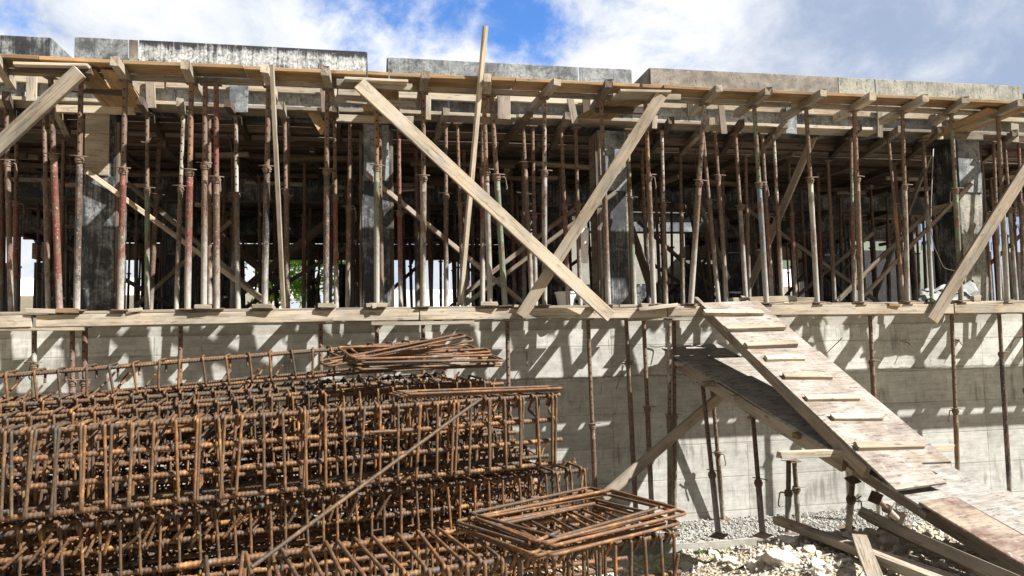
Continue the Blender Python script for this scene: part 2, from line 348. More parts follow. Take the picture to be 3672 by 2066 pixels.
# (head px, collar px, foot px, outer, inner, row, on block)
PR=[((182,267),(197,555),(214,1107),'red','dark','front',0),((290,316),(287,593),(275,1107),'dark','rust','front',0),
((450,263),(442,601),(431,1120),'red','rust','front',0),((687,275),(683,607),(672,1114),'red','orange','front',0),
((736,286),(735,588),(731,1097),'rust','rust','front',1),((775,328),(778,657),(777,1101),'brown','red','front',0),
((963,290),(959,595),(949,1093),'dark','rust','front',1),((1173,286),(1177,597),(1169,1090),'dark','rust','front',1),
((1350,320),(1352,601),(1351,1090),'green','orange','front',1),((1518,313),(1517,630),(1518,1105),'pale','rust','front',0),
((1735,328),(1748,614),(1758,1094),'grey','orange','front',1),((1762,343),(1786,639),(1811,1103),'green','rust','front',0),
((1952,335),(1954,616),(1953,1105),'grey','pale','front',0),((2155,350),(2165,640),(2182,1105),'rust','rust','front',0),
((2314,358),(2323,630),(2345,1084),'brown','orange','front',0),((2525,362),(2508,655),(2478,1103),'rust','pale','front',0),
((2704,373),(2719,666),(2749,1103),'blue','green','front',0),((2890,373),(2905,642),(2931,1101),'pale','rust','front',0),
((3063,385),(3073,640),(3089,1097),'rust','orange','front',0),((3235,392),(3247,670),(3256,1094),'grey','rust','front',0),
((3410,392),(3424,672),(3446,1076),'green','green','front',0),((3577,400),(3594,678),(3613,1090),'grey','rust','front',0),
((3745,404),(3765,690),(3790,1088),'rust','brown','front',0),
((22,411),(28,597),(40,1112),'brown','brown','second',0),((157,430),(163,676),(173,1109),'rust','rust','second',0),
((528,415),(528,682),(528,1101),'green','rust','second',0),((657,426),(645,682),(632,1103),'rust','pale','second',0),
((750,430),(754,746),(752,1097),'rust','brown','second',0),((845,426),(851,702),(854,1103),'green','pale','second',0),
((1021,430),(1025,689),(1032,1101),'brown','rust','second',0),((1200,434),(1207,710),(1206,1097),'red','rust','second',0),
((1255,449),(1255,752),(1246,1093),'brown','rust','second',0),((1361,442),(1366,760),(1369,1090),'rust','brown','second',0),
((1430,470),(1433,780),(1437,1097),'red','red','second',0),((1599,461),(1599,710),(1600,1094),'brown','rust','second',0),
((1640,480),(1655,750),(1661,1090),'dark','red','second',0),((1730,442),(1731,605),(1730,1090),'red','rust','second',0),
((1876,461),(1882,594),(1908,1090),'rust','brown','second',0),((1910,476),(1916,782),(1921,1090),'brown','brown','second',0),
((2013,464),(2024,744),(2038,1093),'red','rust','second',0),((2065,500),(2072,760),(2081,1090),'brown','rust','second',0),
((2248,411),(2257,682),(2276,1095),'green','green','second',0),((2373,476),(2377,733),(2388,1082),'brown','pale','second',0),
((2521,500),(2539,739),(2577,1086),'brown','rust','second',0),((2565,495),(2575,650),(2607,1090),'brown','brown','second',0),
((2637,483),(2652,740),(2675,1071),'grey','rust','second',0),((2734,514),(2750,780),(2768,1063),'red','rust','second',0),
((2774,487),(2787,739),(2804,1061),'rust','pale','second',0),((3051,495),(3055,744),(3063,1075),'red','green','second',0),
((3186,502),(3213,737),(3239,1071),'orange','rust','second',0),((3311,502),(3325,742),(3342,1075),'grey','brown','second',0),
((3562,502),(3573,725),(3585,1067),'grey','rust','second',0),((3600,480),(3619,733),(3645,1069),'grey','brown','second',0),
((3653,518),(3662,729),(3672,1063),'rust','red','second',0)]
blocks=[]
for (h,c,f,co_,ci_,row,blk) in sorted(PR,key=lambda p:(p[5],p[2][0])):
    yf,yh=(.045,-.18) if row=='front' else (.5,.6)
    foot=at(*f,yf); foot.z=.036 if row=='front' else .04
    if blk: foot.z=.036+.045; blocks.append(foot.copy())
    head=at(*h,yh); head.z=2.445 if row=='front' else 2.335
    d0=(at(*f,yf)-at(*h,yh)).length; zc=(at(*f,yf)-at(*c,(yf+yh)/2)).length/d0*(head-foot).length
    d=f"{WORDS[co_]} steel prop"
    make_prop(foot,head,zc,co_,ci_,ordlabel(d,foot.x,row),'steel props along the building edge',R_=random.uniform(.030,.035) if row=='front' else random.uniform(.026,.031),
              thread=(h in ((2704,373),(963,290))))
# wall props under the walkway and props under the ramps
WP=[((123,1165),(123,1300),(132,1767),'green','pale the far left corner','green painted prop under the walkway at the far left',.15,-2.72),
((259,1163),(265,1372),(270,1767),'rust','','thick rusty prop under the walkway, beside the twisted red one',.16,-2.72),
((305,1163),(305,1372),(306,1767),'red','','red flaking prop under the walkway near the left edge',.22,-2.72),
((648,1150),(645,1400),(640,1767),'rust','','rusty prop behind the rebar, below the pale-patched column',.16,-2.72),
((1150,1143),(1150,1400),(1150,1767),'brown','','brown prop on the wall behind the stack of loose stirrups',.16,-2.72),
((1351,1153),(1352,1450),(1354,1767),'brown','','prop below the black column, mostly hidden by loose stirrups',.2,-2.72),
((1517,1150),(1518,1450),(1520,1767),'rust','','prop on the wall behind the top of the stirrup stack',.2,-2.72),
((1819,1140),(1822,1420),(1830,1790),'rust','','rusty prop on the wall just right of the stirrup stack',.16,-2.72),
((2108,1140),(2125,1527),(2137,1790),'brown','','brown wall prop left of the timber strut top, nearest the rebar',.16,-2.72),
((2245,1140),(2256,1303),(2280,1790),'rust','','wall prop with a wire-tied collar high up, before the stained concrete',.3,-2.72),
((2308,1153),(2322,1467),(2337,1793),'rust','','rusty wall prop with pin holes, second left of the lower ramp end',.2,-2.72),
((2400,1150),(2405,1493),(2402,1960),'green','','tall prop at the upper left end of the lower ramp',-.02,-2.95),
((2418,1150),(2418,1493),(2418,1850),'rust','','rusty prop close behind the tall prop beside the lower ramp',.45,-2.72),
((3119,1120),(3130,1300),(3150,1800),'rust','','slim rusty prop on the wall right behind the upper ramp',.15,-2.72),
((3412,1120),(3425,1473),(3437,1790),'orange','','orange rusted perforated prop on the wall right of the upper ramp',.15,-2.72),
((3582,1117),(3592,1270),(3622,1790),'dark','','dark slightly twisted prop near the right end of the wall',.15,-2.72),
((3672,1112),(3680,1400),(3690,1800),'brown','','brown wall prop cut by the right edge',.15,-2.72)]
for (h,c,f,pc,_,lab,yy,zf) in WP:
    head=at(*h,yy); head.z=-.135; foot=at(f[0],f[1],yy); foot.z=zf
    if foot.x-head.x>.1: foot.x=head.x+.1
    cc=at(*c,yy); make_prop(foot,head,(head.z-zf)*max(.3,min(.85,(cc.z-zf)/(head.z-zf))),pc,'rust' if pc!='green' else 'pale',lab,'props under the walkway',.036 if pc=='red' else .031)
# ------------------------------------------------------------------ upper walkway, outriggers, ledger
G='planks of the upper walkway'
Zp=2.566
def seg(u,Y,v=300): return at(u,v,Y).x
UP_=[(-560,157,WORAN,'orange plank at the left end of the upper walkway'),(160,452,WORAN,'plank of the upper walkway above the pale-patched column'),(456,880,WORAN,'upper walkway plank in front of the streaked white panel'),
(884,1312,WORAN,'upper walkway plank ending above the top of the long diagonal'),(1320,1392,WORAN,'short orange offcut filling the gap in the upper walkway'),(1398,1838,WORAN,'upper walkway plank crossed by the tall upright plank'),
(1842,2276,WORAN,'upper walkway plank below the jointed grey panel'),(2292,2360,WORAN,'small orange offcut on the upper walkway beside the brown panel'),(2364,2926,WORAN,'upper walkway plank below the brown worn panel'),
(2930,3400,WORAN,'fresh yellowish upper walkway plank below the pale grey panel'),(3404,4300,WORAN,'upper walkway plank at the right end')]
for i,(a,b,m,lab) in enumerate(UP_):
    xa,xb=seg(a,-.26,297),seg(b,-.26,297); z=Zp+(.016 if 'offcut' in lab else random.uniform(-.004,.004))
    board('walkway_plank',(xa,-.265,z),(xb,-.265,z),.29 if 'offcut' not in lab else .2,.040,m,Y_,lab,'plank',G)
for i,(a,b) in enumerate([(-8.5,-4.6),(-4.58,-1.2),(-1.15,1.9),(1.93,5.1),(5.13,8.3),(8.32,13.4)]):
    board('ledger_timber',(a,-.10,2.515),(b,-.10,2.515),.06,.055,WGREY,Y_,f'grey timber under the back edge of the upper walkway, {ORD[i]} from the left','timber','timbers under the upper walkway')
OUT=[((-20,213),(40,300)),((408,201),(490,300)),((666,214),(715,310)),((945,231),(985,313)),((1162,240),(1196,335)),((1525,256),(1508,350)),((1749,263),(1737,355)),((2001,275),(1912,370)),
((2185,303),(2125,375)),((2577,309),(2485,392)),((2755,324),(2643,396)),((2952,320),(2814,404)),((3129,341),(3000,404)),((3319,339),(3160,407)),((3459,356),(3349,411)),((3661,354),(3490,426)),((3840,370),(3690,440))]
for i,(a,b) in enumerate(OUT):
    p=at(*a,-.62); q=at(*b,.3); p.z=q.z=2.493; q.z+=random.uniform(-.01,.01)
    board('outrigger',p,q,random.uniform(.075,.095),random.uniform(.085,.1),WGREY if i%3 else WPALE,X,f'timber outrigger carrying the upper walkway, {ORD[i]} from the left','timber','outriggers of the upper walkway',rag=.012,warp=.006)
LOW=[((497,373),(573,441)),((644,362),(670,441)),((818,377),(881,457)),((1008,396),(1033,441)),((1205,400),(1215,460)),((1599,419),(1564,521)),((1899,419),(1811,529)),((2035,426),(1990,491)),((2407,430),(2339,495)),
((2552,423),(2457,510)),((2662,447),(2594,498)),((2814,442),(2723,510)),((3080,470),(2990,520)),((3228,464),(3106,521)),((3372,464),(3266,518)),((3638,476),(3540,530)),((20,350),(60,420)),((175,352),(235,440))]
LOW.sort()
for i,(a,b) in enumerate(LOW):
    p=at(*a,.25); q=at(*b,1.5); p.z=2.378; q.z=2.378; d=(q-p); q=p+d*1.15
    board('outrigger',p,q,.075,.095,WGREY if i%2 else WDARK,X,f'timber end jutting below the slab edge, {ORD[i]} from the left','timber','bearers jutting below the slab edge',rag=.014,warp=.006)
for i,(a,b) in enumerate([(-8.5,-4.3),(-4.28,-2.2),(-2.18,.1),(.12,1.75),(1.78,4.4),(4.42,6.9),(6.92,9.2),(9.22,13.5)]):
    board('ledger_plank',(a,.70,2.449+.003*(i%2)),(b,.70,2.449+.003*(i%2)),.31,.042,WPALE if i%2 else WGREY,Y_,f'plank along the bottom of the slab edge, {ORD[i]} from the left','plank','planks below the slab edge')
for i,(a,b) in enumerate([(-8.5,-4.0),(-3.98,-2.4),(-2.38,-.45),(-.43,1.3),(1.32,3.3),(3.32,5.7),(5.72,8.0),(8.02,13.5)]):
    board('edge_rail',(a,.585,2.685+.004*(i%3)),(b,.585,2.685-.003*(i%2)),.105,.045,WPALE,Z,f'pale rail board on top of the slab edge form, {ORD[i]} from the left','board','rail boards of the slab edge',rag=.01)
for i,(a,b,m) in enumerate([(-8.5,-3.9,PB_GREY),(-3.88,-2.3,PB_FASC),(-2.28,-.55,PB_FASC),(-.53,.9,PB_GREY),(.92,3.3,PB_GREY),(3.32,5.6,PB_FASC),(5.62,8.1,PB_GREY),(8.12,13.5,PB_CONC)]):
    board('slab_edge_plywood',(a,.645,2.56),(b,.645,2.56),.19,.02,m,Z,f'plywood slab edge panel below the rail, {ORD[i]} from the left','panel','slab edge panels',warp=.001,rag=0)
CL=[(95,133,271,362,WPALE,'pale'),(524,558,282,388,WPALE,'pale'),(822,890,297,402,PB_GREY,'wide grey plywood'),(1150,1166,309,402,WRED,'narrow reddish'),(1526,1545,343,430,WPALE,'pale'),(1783,1830,339,428,WRED,'reddish half-shaded'),
(2039,2064,354,443,WGREY,'leaning weathered'),(2089,2117,352,411,WDARK,'short dark'),(2338,2356,415,461,WGREY,'small grey'),(2463,2485,366,419,WDARK,'short brown'),(2578,2600,373,480,WRED,'long red-brown'),(2817,2856,377,480,PB_GREY,'wide pale grey'),
(3144,3163,387,493,WGREY,'long weathered'),(3355,3374,396,499,WPALE,'leaning pale'),(3623,3651,445,509,WPALE,'short pale')]
for (u0,u1,v0,v1,m,w_) in CL:
    um=(u0+u1)/2; lean=6 if 'leaning' in w_ or 'long red' in w_ else 0
    a=at(um+lean*1.5,v1,.525); b=at(um-lean,v0,.525); a.y=b.y=.522
    wd=(at(u1,v0,.525)-at(u0,v0,.525)).length
    p=a if m is not PB_GREY else a
    board('cleat',a,b,wd,.022,m,X,f'{w_} cleat nailed upright across the slab edge'+(f', {"left" if um<300 else "right"} of the pale-patched column' if w_=='pale' and um<700 else ', at the crossed planks' if w_=='pale' else ''),'cleat','upright cleats on the slab edge',rag=.006)
# ------------------------------------------------------------------ upstand formwork above the slab
YP=.77; ZB=2.80
def upstand(u0,v0,u1,v1,panels,lab,ends=(None,None),depth=1.9):
    p0=at(u0,v0,YP);p1=at(u1,v1,YP); zt=(p0.z+p1.z)/2
    t=empty('upstand_formwork',T((p0.x,YP,ZB)),lab,'formwork','upstand forms on the slab')
    h=zt-ZB; zm=(zt+ZB)/2
    for (a,b,m,l2) in panels:
        xa=p0.x+(p1.x-p0.x)*a; xb=p0.x+(p1.x-p0.x)*b
        o=board('front_panel',(xa+.004,YP+.011,zm),(xb-.004,YP+.011,zm),h-.004*random.random(),.022,m,Z,parent=t,warp=.0012,rag=0)
        if l2: o['label']=l2
    board('back_panel',(p0.x+.01,YP+.62,zm),(p1.x-.01,YP+.62,zm),h,.022,PB_DARK,Z,parent=t,warp=.001,rag=0)
    for e,x in zip(ends,(p0.x,p1.x)):
        if e: board('side_panel',(x,YP+.024,zm),(x,YP+depth,zm),h,.022,e,Z,parent=t,warp=.001,rag=0)
        s=.02 if x==p0.x else -.02
        board('corner_batten',(x+s*1.6,YP+.04,ZB-.06),(x+s*1.6,YP+.04,zt-.02),.04,.04,WPALE,X,parent=t)
    for k in range(1,4):
        xx=p0.x+(p1.x-p0.x)*k/4; board('leg',(xx,YP+.05,2.49),(xx,YP+.05,zm),.05,.045,WDARK,X,parent=t)
    return t
upstand(-700,95,180,130,[(0,1,PB_DARK,None)],'dark plywood upstand form cut by the left edge',(None,PB_GREY))
upstand(269,134,1314,183,[(0,.172,PB_GREY,'dull grey panel'),(.174,.205,PB_BROWN,'narrow brown filler panel'),(.208,1,PB_WHITE,'black panel streaked with white cement')],'long upstand form streaked white, second from the left',(PB_GREY,PB_DARK),.6)
upstand(1390,208,2264,247,[(0,.77,PB_GREY,None),(.774,1,PB_GREY,'lighter grey panel')],'grey stained upstand form behind the tall upright plank',(PB_GREY,PB_GREY),.8)
upstand(2331,246,3665,306,[(0,.478,PB_BROWN,'worn brown panel'),(.48,.577,PB_CONC,'narrow pale panel'),(.58,1,PB_CONC,'greenish concrete-smeared panel')],'brown and concrete-grey upstand form on the right',(PB_BROWN,PB_CONC),1.9)
upstand(3740,312,4600,350,[(0,1,PB_CONC,None)],'upstand form just beyond the right edge',(PB_CONC,None))
# ------------------------------------------------------------------ lower walkway
for i,(a,b,z) in enumerate([(-8.5,-3.5,-.075),(-3.46,.475,-.062),(.485,3.44,-.062),(3.45,7.39,-.062),(7.40,13.5,-.062)]):
    board('edge_board',(a,.022,z),(b,.022,z+(0.0 if i else .01)),.122,.044,WPALE,Z,f'long pale edge board of the walkway, {ORD[i]} from the left','board','edge boards of the walkway',warp=.005,rag=.006)
for i,(a,b) in enumerate([(-4.3,-3.0),(-.05,1.1),(2.95,3.82)]):
    board('batten',(a,.03,-.146),(b,.03,-.15),.04,.05,WPALE,Z,f'thin batten under the walkway edge board, {ORD[i]} from the left','batten','battens under the edge boards')
rows=[(.145,'front'),(.30,'back')]
for (yy,rn) in rows:
    x=X0+random.uniform(0,1.2); i=0
    while x<X1:
        L=random.uniform(2.0,3.9); b=min(x+L,X1)
        board('deck_plank',(x,yy,.017+random.uniform(0,.003)),(b,yy,.017+random.uniform(0,.004)),.145,.034,random.choice((WPALE,WGREY,WGREY)),Y_,f'grey walkway plank under the props, {ORD[i]} from the left in the {rn} row','plank','planks of the walkway',rag=.01)
        x=b+.012; i+=1
xx=-8.2
while xx<13.3:
    board('deck_joist',(xx,.05,-.048),(xx+random.uniform(-.1,.1),.845,-.048),.07,.092,WGREY,X,'short timber joist under the walkway planks above the concrete wall','timber','joists under the walkway',warp=.003)
    xx+=random.uniform(.32,.72)
for i,p in enumerate(blocks):
    a=V((p.x-random.uniform(.07,.12),p.y-.03,.036+.0225)); b=V((p.x+random.uniform(.07,.12),p.y-.03,.036+.0225))
    board('wood_block',a,b,.12,.044,WPALE,Y_,f'small pine block under a prop foot, {ORD[i]} such block from the left','block','blocks under prop feet',rag=.008)
def scrap(u0,v0,u1,v1,Y,w,t,m,lab,name='scrap_board',side=Z,grp='scrap timber lying on the walkway',dz=0):
    a=at(u0,v0,Y);b=at(u1,v1,Y); return board(name,a,b,w,t,m,side,lab,'scrap timber',grp,rag=.012,warp=.007)
scrap(95,1118,205,1114,.0,.05,.07,WPALE,'pale scrap block on the walkway at the far left')
scrap(207,1118,282,1112,.0,.05,.07,WORAN,'orange-ended scrap block left of the pale-patched column foot')
scrap(463,1115,510,1112,.02,.04,.06,WPALE,'small wedge beside the front red prop')
scrap(1335,1098,1352,1098,-.01,.05,.08,WPALE,'wedge under the green prop before the black column')
scrap(2103,1106,2137,1106,-.01,.04,.08,WPALE,'short block beside the foot of the crossed planks')
scrap(2290,1113,2425,1093,-.02,.045,.09,WPALE,'split log piece lying just left of the ramp top')
scrap(2295,1098,2355,1096,.05,.05,.1,WPALE,'flat offcut behind the split log')
scrap(2622,1082,2850,1070,.2,.075,.09,WPALE,'thick timber lying on the deck behind the ramp top')
scrap(2760,1102,2905,1084,.06,.06,.09,WPALE,'orange-ended timber resting before the thick one at the ramp top')
scrap(2852,1080,2915,1076,.22,.075,.09,WPALE,'short timber end at the right of the ramp-top pile')
scrap(3180,1096,3220,1094,.02,.035,.08,WORAN,'orange chip of wood under the second prop right of the ramp')
scrap(3440,1092,3605,1080,.05,.03,.08,WPALE,'thin pale board at the foot of the grey column')
scrap(3485,1072,3512,1072,.1,.08,.06,WPALE,'little upright block at the foot of the grey column')
scrap(1840,1102,1900,1100,.0,.03,.08,WPALE,'thin chip at the foot of the left crossed plank')
# ------------------------------------------------------------------ long braces and uprights
def brace(u0,v0,y0,u1,v1,y1,w,t,m,lab,name='brace_plank',grp=None,cat='plank',side=Z):
    return board(name,at(u0,v0,y0),at(u1,v1,y1),w,t,m,side,lab,cat,grp,warp=.0022,rag=.006)
brace(1288,300,-.53,2188,1135,-.10,.150,.04,WPALE,'long pale diagonal plank in front, falling to the right','brace_plank','crossed bracing planks')
brace(2372,342,-.46,1868,1132,-.06,.135,.035,WPALE,'pale diagonal plank behind the cross, rising to the right','brace_plank','crossed bracing planks')
brace(286,258,-.52,-260,760,-.25,.155,.05,WPALE,'pale diagonal plank rising from the left edge')
brace(3760,480,-.30,3342,1148,-.06,.150,.05,WPALE,'pale diagonal plank near the right edge, foot overhanging the wall')
brace(1741,94,-.58,1650,1092,.22,.055,.05,WPALE,'tall upright plank sticking up above the roof line','upright_plank')
brace(975,232,-.50,1016,1103,.2,.05,.045,WPALE,'narrow pale upright plank near the pale-streaked panel','upright_plank')
# boards around the column heads
def cb(u0,v0,u1,v1,Y,w,t,m,lab,side=Y_): board('head_board',at(u0,v0,Y),at(u1,v1,Y),w,t,m,side,lab,'board','boards around the column heads',rag=.01)
cb(55,232,318,240,-.43,.10,.03,WPALE,'loose plank on the upper walkway above the left diagonal')
cb(58,246,330,256,-.38,.07,.05,WDARK,'dark beam under the walkway behind the left diagonal top',Z)
cb(235,318,455,332,.1,.07,.05,WDARK,'dark cross board above the pale-patched column',Z)
cb(205,393,485,396,.5,.085,.05,WPALE,'half-sunlit cap board on the pale-patched column',Z)
cb(1236,283,1462,296,-.45,.09,.03,WPALE,'loose pale board lying over the top of the long diagonal')
cb(1210,299,1478,314,-.38,.075,.05,WGREY,'grey beam under the walkway behind the long diagonal top',Z)
cb(1202,356,1490,376,-.2,.075,.05,WGREY,'lower grey cross beam behind the long diagonal top',Z)
cb(1205,424,1482,432,.5,.085,.05,WGREY,'cap board on the black column left of the crossed planks',Z)
cb(2222,328,2400,332,-.44,.09,.03,WPALE,'loose pale board above the right crossed plank')
cb(2195,346,2440,352,-.38,.07,.05,WGREY,'grey beam under the walkway behind the right crossed plank',Z)
cb(2137,392,2310,402,.1,.06,.05,WDARK,'dark cross board above the column right of the crossed planks',Z)
cb(3420,488,3520,490,.5,.10,.05,WGREY,'cap board on the grey column',Z)
for (ua,va,ub,vb,l) in ((300,270,425,405,'the pale-patched column'),(405,268,485,405,'the pale-patched column, right one'),(1320,320,1340,410,'the black column, left one'),(1392,322,1400,415,'the black column, right one'),(2330,365,2150,425,'the column right of the crossed planks'),(2270,350,2090,420,'the column right of the crossed planks, left one'),(3640,392,3430,480,'the grey column'),(3560,405,3330,500,'the grey column, left one')):
    a=at(ua,va,-.30); b=at(ub,vb,.6); a.z=2.50; b.z=2.46 if b.z>2.46 else max(b.z,2.36)
    board('bracket_board',a,b,.23,.024,WORAN,X,f'plywood strip running back over {l}','board','plywood strips over the columns')
board('hanging_flap',at(1128,445,.62),at(1158,432,.66),.30,.012,WORAN,V((.1,.1,1)),'triangular plywood flap hanging under the slab edge','plywood')
# ------------------------------------------------------------------ columns of formwork
def column(xl,xr,y,z1,mat_lo,mat_up,lab,split=1.58,up=None,side=PB_DARK,depth=.42,name='column_formwork',grp='column forms at the building edge'):
    if y<.9: y=.73; xl*=.987; xr*=.987; up=up and (up[0]*.987,up[1]*.987)
    t=empty(name,T(((xl+xr)/2,y,0)),lab,'column form',grp); w=xr-xl
    mkobj('core',boxes_mesh([(-w/2+.02,w/2-.02,.022,depth-.02,0,z1-.01)]),PB_DARK,parent=t)
    board('front_panel',(xl+.02,y+.011,split/2),(xr-.02,y+.011,split/2),split,.022,mat_lo,Z,parent=t,warp=.001,rag=0)
    o=board('upper_panel',(up[0] if up else xl+.02,y-.002,(split+z1)/2),(up[1] if up else xr-.02,y-.002,(split+z1)/2),z1-split-.012,.03,mat_up,Z,parent=t,warp=.001,rag=0)
    for s,x in ((-1,xl),(1,xr)):
        board('side_panel',(x-s*.011,y+.001,z1/2),(x-s*.011,y+depth,z1/2),z1,.022,side,Z,parent=t,warp=.001,rag=0)
        board('corner_batten',(x+s*.018,y+.03,.02),(x+s*.018,y+.03,z1-.1),.05,.034,WDARK,Y_,parent=t)
    for z in (.35,.95,1.5):
        board('tie_bar',(xl-.05,y+.2,z),(xr+.05,y+.2,z),.02,.02,STEEL,Z,parent=t,warp=0)
    return t
c1=column(-3.34,-3.0,.85,2.36,PB_DARK,WGREY,'black plywood column form with a pale plywood patch near its top',1.62,(-3.33,-3.07))
c2=column(-.16,.19,.85,2.34,PB_DARK,PB_GREY,'black plywood column form left of the crossed planks',1.62)
c3=column(2.9,3.29,.85,2.36,PB_DARK,PB_GREY,'black column form with a brown timber side, right of the crossed planks',1.55,side=WRED)
c4=column(8.33,8.74,.85,2.4,PB_CONC,PB_GREY,'grey concrete-smeared column form near the right edge',1.62)
column(-6.5,-6.1,.85,2.36,PB_DARK,PB_GREY,'black column form beyond the left edge',1.6)
for yy in (4.35,8.0):
    for xx in (-6.3,-3.17,.02,3.1,5.75,8.5,11.4):
        if yy<5 and xx==5.75: continue
        column(xx-.19,xx+.19,yy,2.35,PB_DARK,PB_DARK,'black column form standing deep in the dark interior',1.6,grp='column forms deep inside',name='inner_column_formwork')
# ------------------------------------------------------------------ soffit formwork and the dark interior
HOLE=(3.3,7.6,5.7,7.25)
sof=empty('soffit_formwork',T((2,6,2.45)),'underside of the slab formwork, rows of boards seen from below','formwork')
yy=.90; k=0
while yy<12.3:
    w=random.choice((.20,.245,.245)); z=2.462+random.uniform(-.008,.008)
    spans=[(X0,X1)]
    if yy+w>HOLE[2] and yy<HOLE[3]: spans=[(X0,HOLE[0]),(HOLE[1],X1)]
    for (a,b) in spans:
        board('deck_board',(a,yy+w/2,z),(b,yy+w/2,z),w-.004,.025,random.choice((WDARK,WDARK,WRED,PB_DARK)),Y_,parent=sof,warp=.002,rag=0)
    yy+=w+random.choice((0,0,0,0,.003,.003,.012)); k+=1
top=mkobj('top_sheet',boxes_mesh([(X0,X1,1.0,HOLE[2],2.49,2.52),(X0,HOLE[0],HOLE[2],HOLE[3],2.49,2.52),(HOLE[1],X1,HOLE[2],HOLE[3],2.49,2.52)]+[(X0+i*2.75,X0+i*2.75+2.72,HOLE[3],12.3,2.49,2.52) for i in range(8)]),PB_DARK,parent=sof)
yy=1.35
while yy<12.2:
    if not(HOLE[2]-.1<yy<HOLE[3]+.1):
        board('joist',(X0,yy,2.405+random.uniform(-.006,.0)),(X1,yy,2.405+random.uniform(-.006,0)),.07,.08,WDARK,Y_,'long dark joist under the slab boards inside','timber','joists under the slab boards',warp=.012)
    yy+=random.uniform(.55,.8)
xx=-7.8
while xx<13:
    for (a,b) in ((1.9,5.5),(7.3,12.1)):
        board('bearer',(xx+random.uniform(-.1,.1),a,2.315),(xx+random.uniform(-.1,.1),b,2.315),.075,.09,WDARK,X,'dark bearer carrying the joists inside the building','timber','bearers inside the building',warp=.012)
    xx+=random.uniform(.85,1.15)
for (yb,zb,n) in ((4.2,2.0,'near'),(7.85,1.98,'middle'),(11.9,1.95,'far')):
    t=empty('beam_formwork',T((2,yb,zb)),f'deep plywood beam form across the building, {n} row','formwork','beam forms inside')
    board('side_panel',(X0,yb,zb+.2),(X1,yb,zb+.2),.38,.025,PB_DARK if n!='far' else WGREY,Z,parent=t,warp=.004)
    board('side_panel',(X0,yb+.34,zb+.2),(X1,yb+.34,zb+.2),.38,.025,PB_DARK,Z,parent=t,warp=.004)
    board('bottom_board',(X0,yb+.17,zb),(X1,yb+.17,zb),.36,.03,WDARK,Y_,parent=t,warp=.004)
    x=X0+.3
    while x<X1:
        board('cross_timber',(x,yb-.25+random.uniform(-.1,.1),zb-.06),(x+random.uniform(-.1,.1),yb+.6,zb-.06),.07,.08,WDARK,X,parent=t); x+=random.uniform(1.1,1.6)
def proj(P):
    d=V(P)-CAM; k=d.dot(FW); return (1836+F*d.dot(RT)/k,1033-F*d.dot(UP)/k,k)
# prototypes: one with parts, one far prop as a single mesh
protos=[]
for oc,ic in (('rust','rust'),('brown','brown'),('dark','rust'),('red','brown')):
    t=make_prop(V((0,0,.01)),V((0,0,2.27)),random.uniform(1.35,1.6),oc,ic,'rusty prop standing in the dark interior under the slab','props in the dark interior',.031,handle=True)
    protos.append(t)
far=[]
for oc in ('rust','brown','dark'):
    prof=[(.031,0),(.031,1.4),(.055,1.405),(.055,1.43),(.026,1.435),(.026,2.24),(.06,2.245),(.06,2.26)]
    far.append(tag(mkobj('steel_prop',lathe(prof,8),TUBE[oc],T((0,0,0))),'dark prop silhouetted far inside under the slab','prop','distant props under the slab'))
rr=random.Random(5); used=set(); n=0
yy=1.55
while yy<11.8:
    xx=-7.4
    while xx<12.5:
        x=xx+rr.uniform(-.28,.28); y=yy+rr.uniform(-.25,.25); xx+=rr.uniform(.72,1.0)
        u,v,_=proj((x,y,1.2))
        if not(-60<u<3730) or n>278: continue
        if any(abs(x-cx)<.3 and abs(y-cy-.2)<.35 for cx in (-6.3,-3.17,.02,3.1,5.75,8.5) for cy in (4.35,8.0)): continue
        if 3.2<x<7 and 5.5<y<7.5 : continue
        lst=protos if y<4.6 else far; i=rr.randrange(len(lst)); s=lst[i]
        M=T((x,y,0))@Matrix.Rotation(rr.uniform(-.035,.035),4,'X')@Matrix.Rotation(rr.uniform(-.03,.03),4,'Y')@Matrix.Rotation(rr.uniform(0,6.28),4,'Z')
        if id(s) in used: copy_tree(s,M)
        else: used.add(id(s)); place(s,M)
        n+=1
    yy+=.92
def ib(u0,v0,y0,u1,v1,y1,w,t,m,lab,side=Z): return board('brace_timber',at(u0,v0,y0),at(u1,v1,y1),w,t,m,side,lab,'brace','braces inside the building',warp=.005)
ib(315,619,.66,985,1108,.9,.055,.05,WPALE,'lower of two pale battens slanting down from the pale-patched column')
ib(390,600,1.6,976,1101,1.4,.06,.05,WGREY,'upper of two battens slanting down from the pale-patched column')
ib(1310,619,.66,1880,1092,1.1,.055,.05,WRED,'reddish batten slanting down from the black column to the crossed planks')
ib(1400,690,1.4,1515,800,1.4,.06,.04,WDARK,'short dark brace close above the reddish batten')
ib(2212,689,.66,1667,1092,1.3,.05,.05,WPALE,'pale batten rising to the column right of the crossed planks')
ib(2085,733,1.2,1640,1075,1.5,.06,.05,WRED,'reddish batten behind the pale one rising to the right column')
ib(3484,659,.66,3090,1068,1.0,.05,.05,WRED,'reddish batten rising to the grey column, the front one')
ib(3315,775,1.3,3000,1082,1.3,.06,.05,WGREY,'grey batten rising towards the grey column, the rear one')
ib(805,862,3.2,1030,1042,3.2,.12,.04,WDARK,'dark plank of the inner cross, falling to the right')
ib(1196,782,3.1,801,1097,3.1,.12,.04,WDARK,'dark plank of the inner cross, rising to the right')
ib(2931,464,1.0,2680,1040,2.2,.11,.04,WGREY,'grey plank leaning inside, right of the two tilted props')
ib(3345,400+130,1.8,3140,1060,3.0,.07,.04,WGREY,'thin grey pole leaning left of the grey column')
ib(2262,820,1.5,2345,1060,1.2,.13,.02,WDARK,'dark board leaning beside the green prop behind the cross')
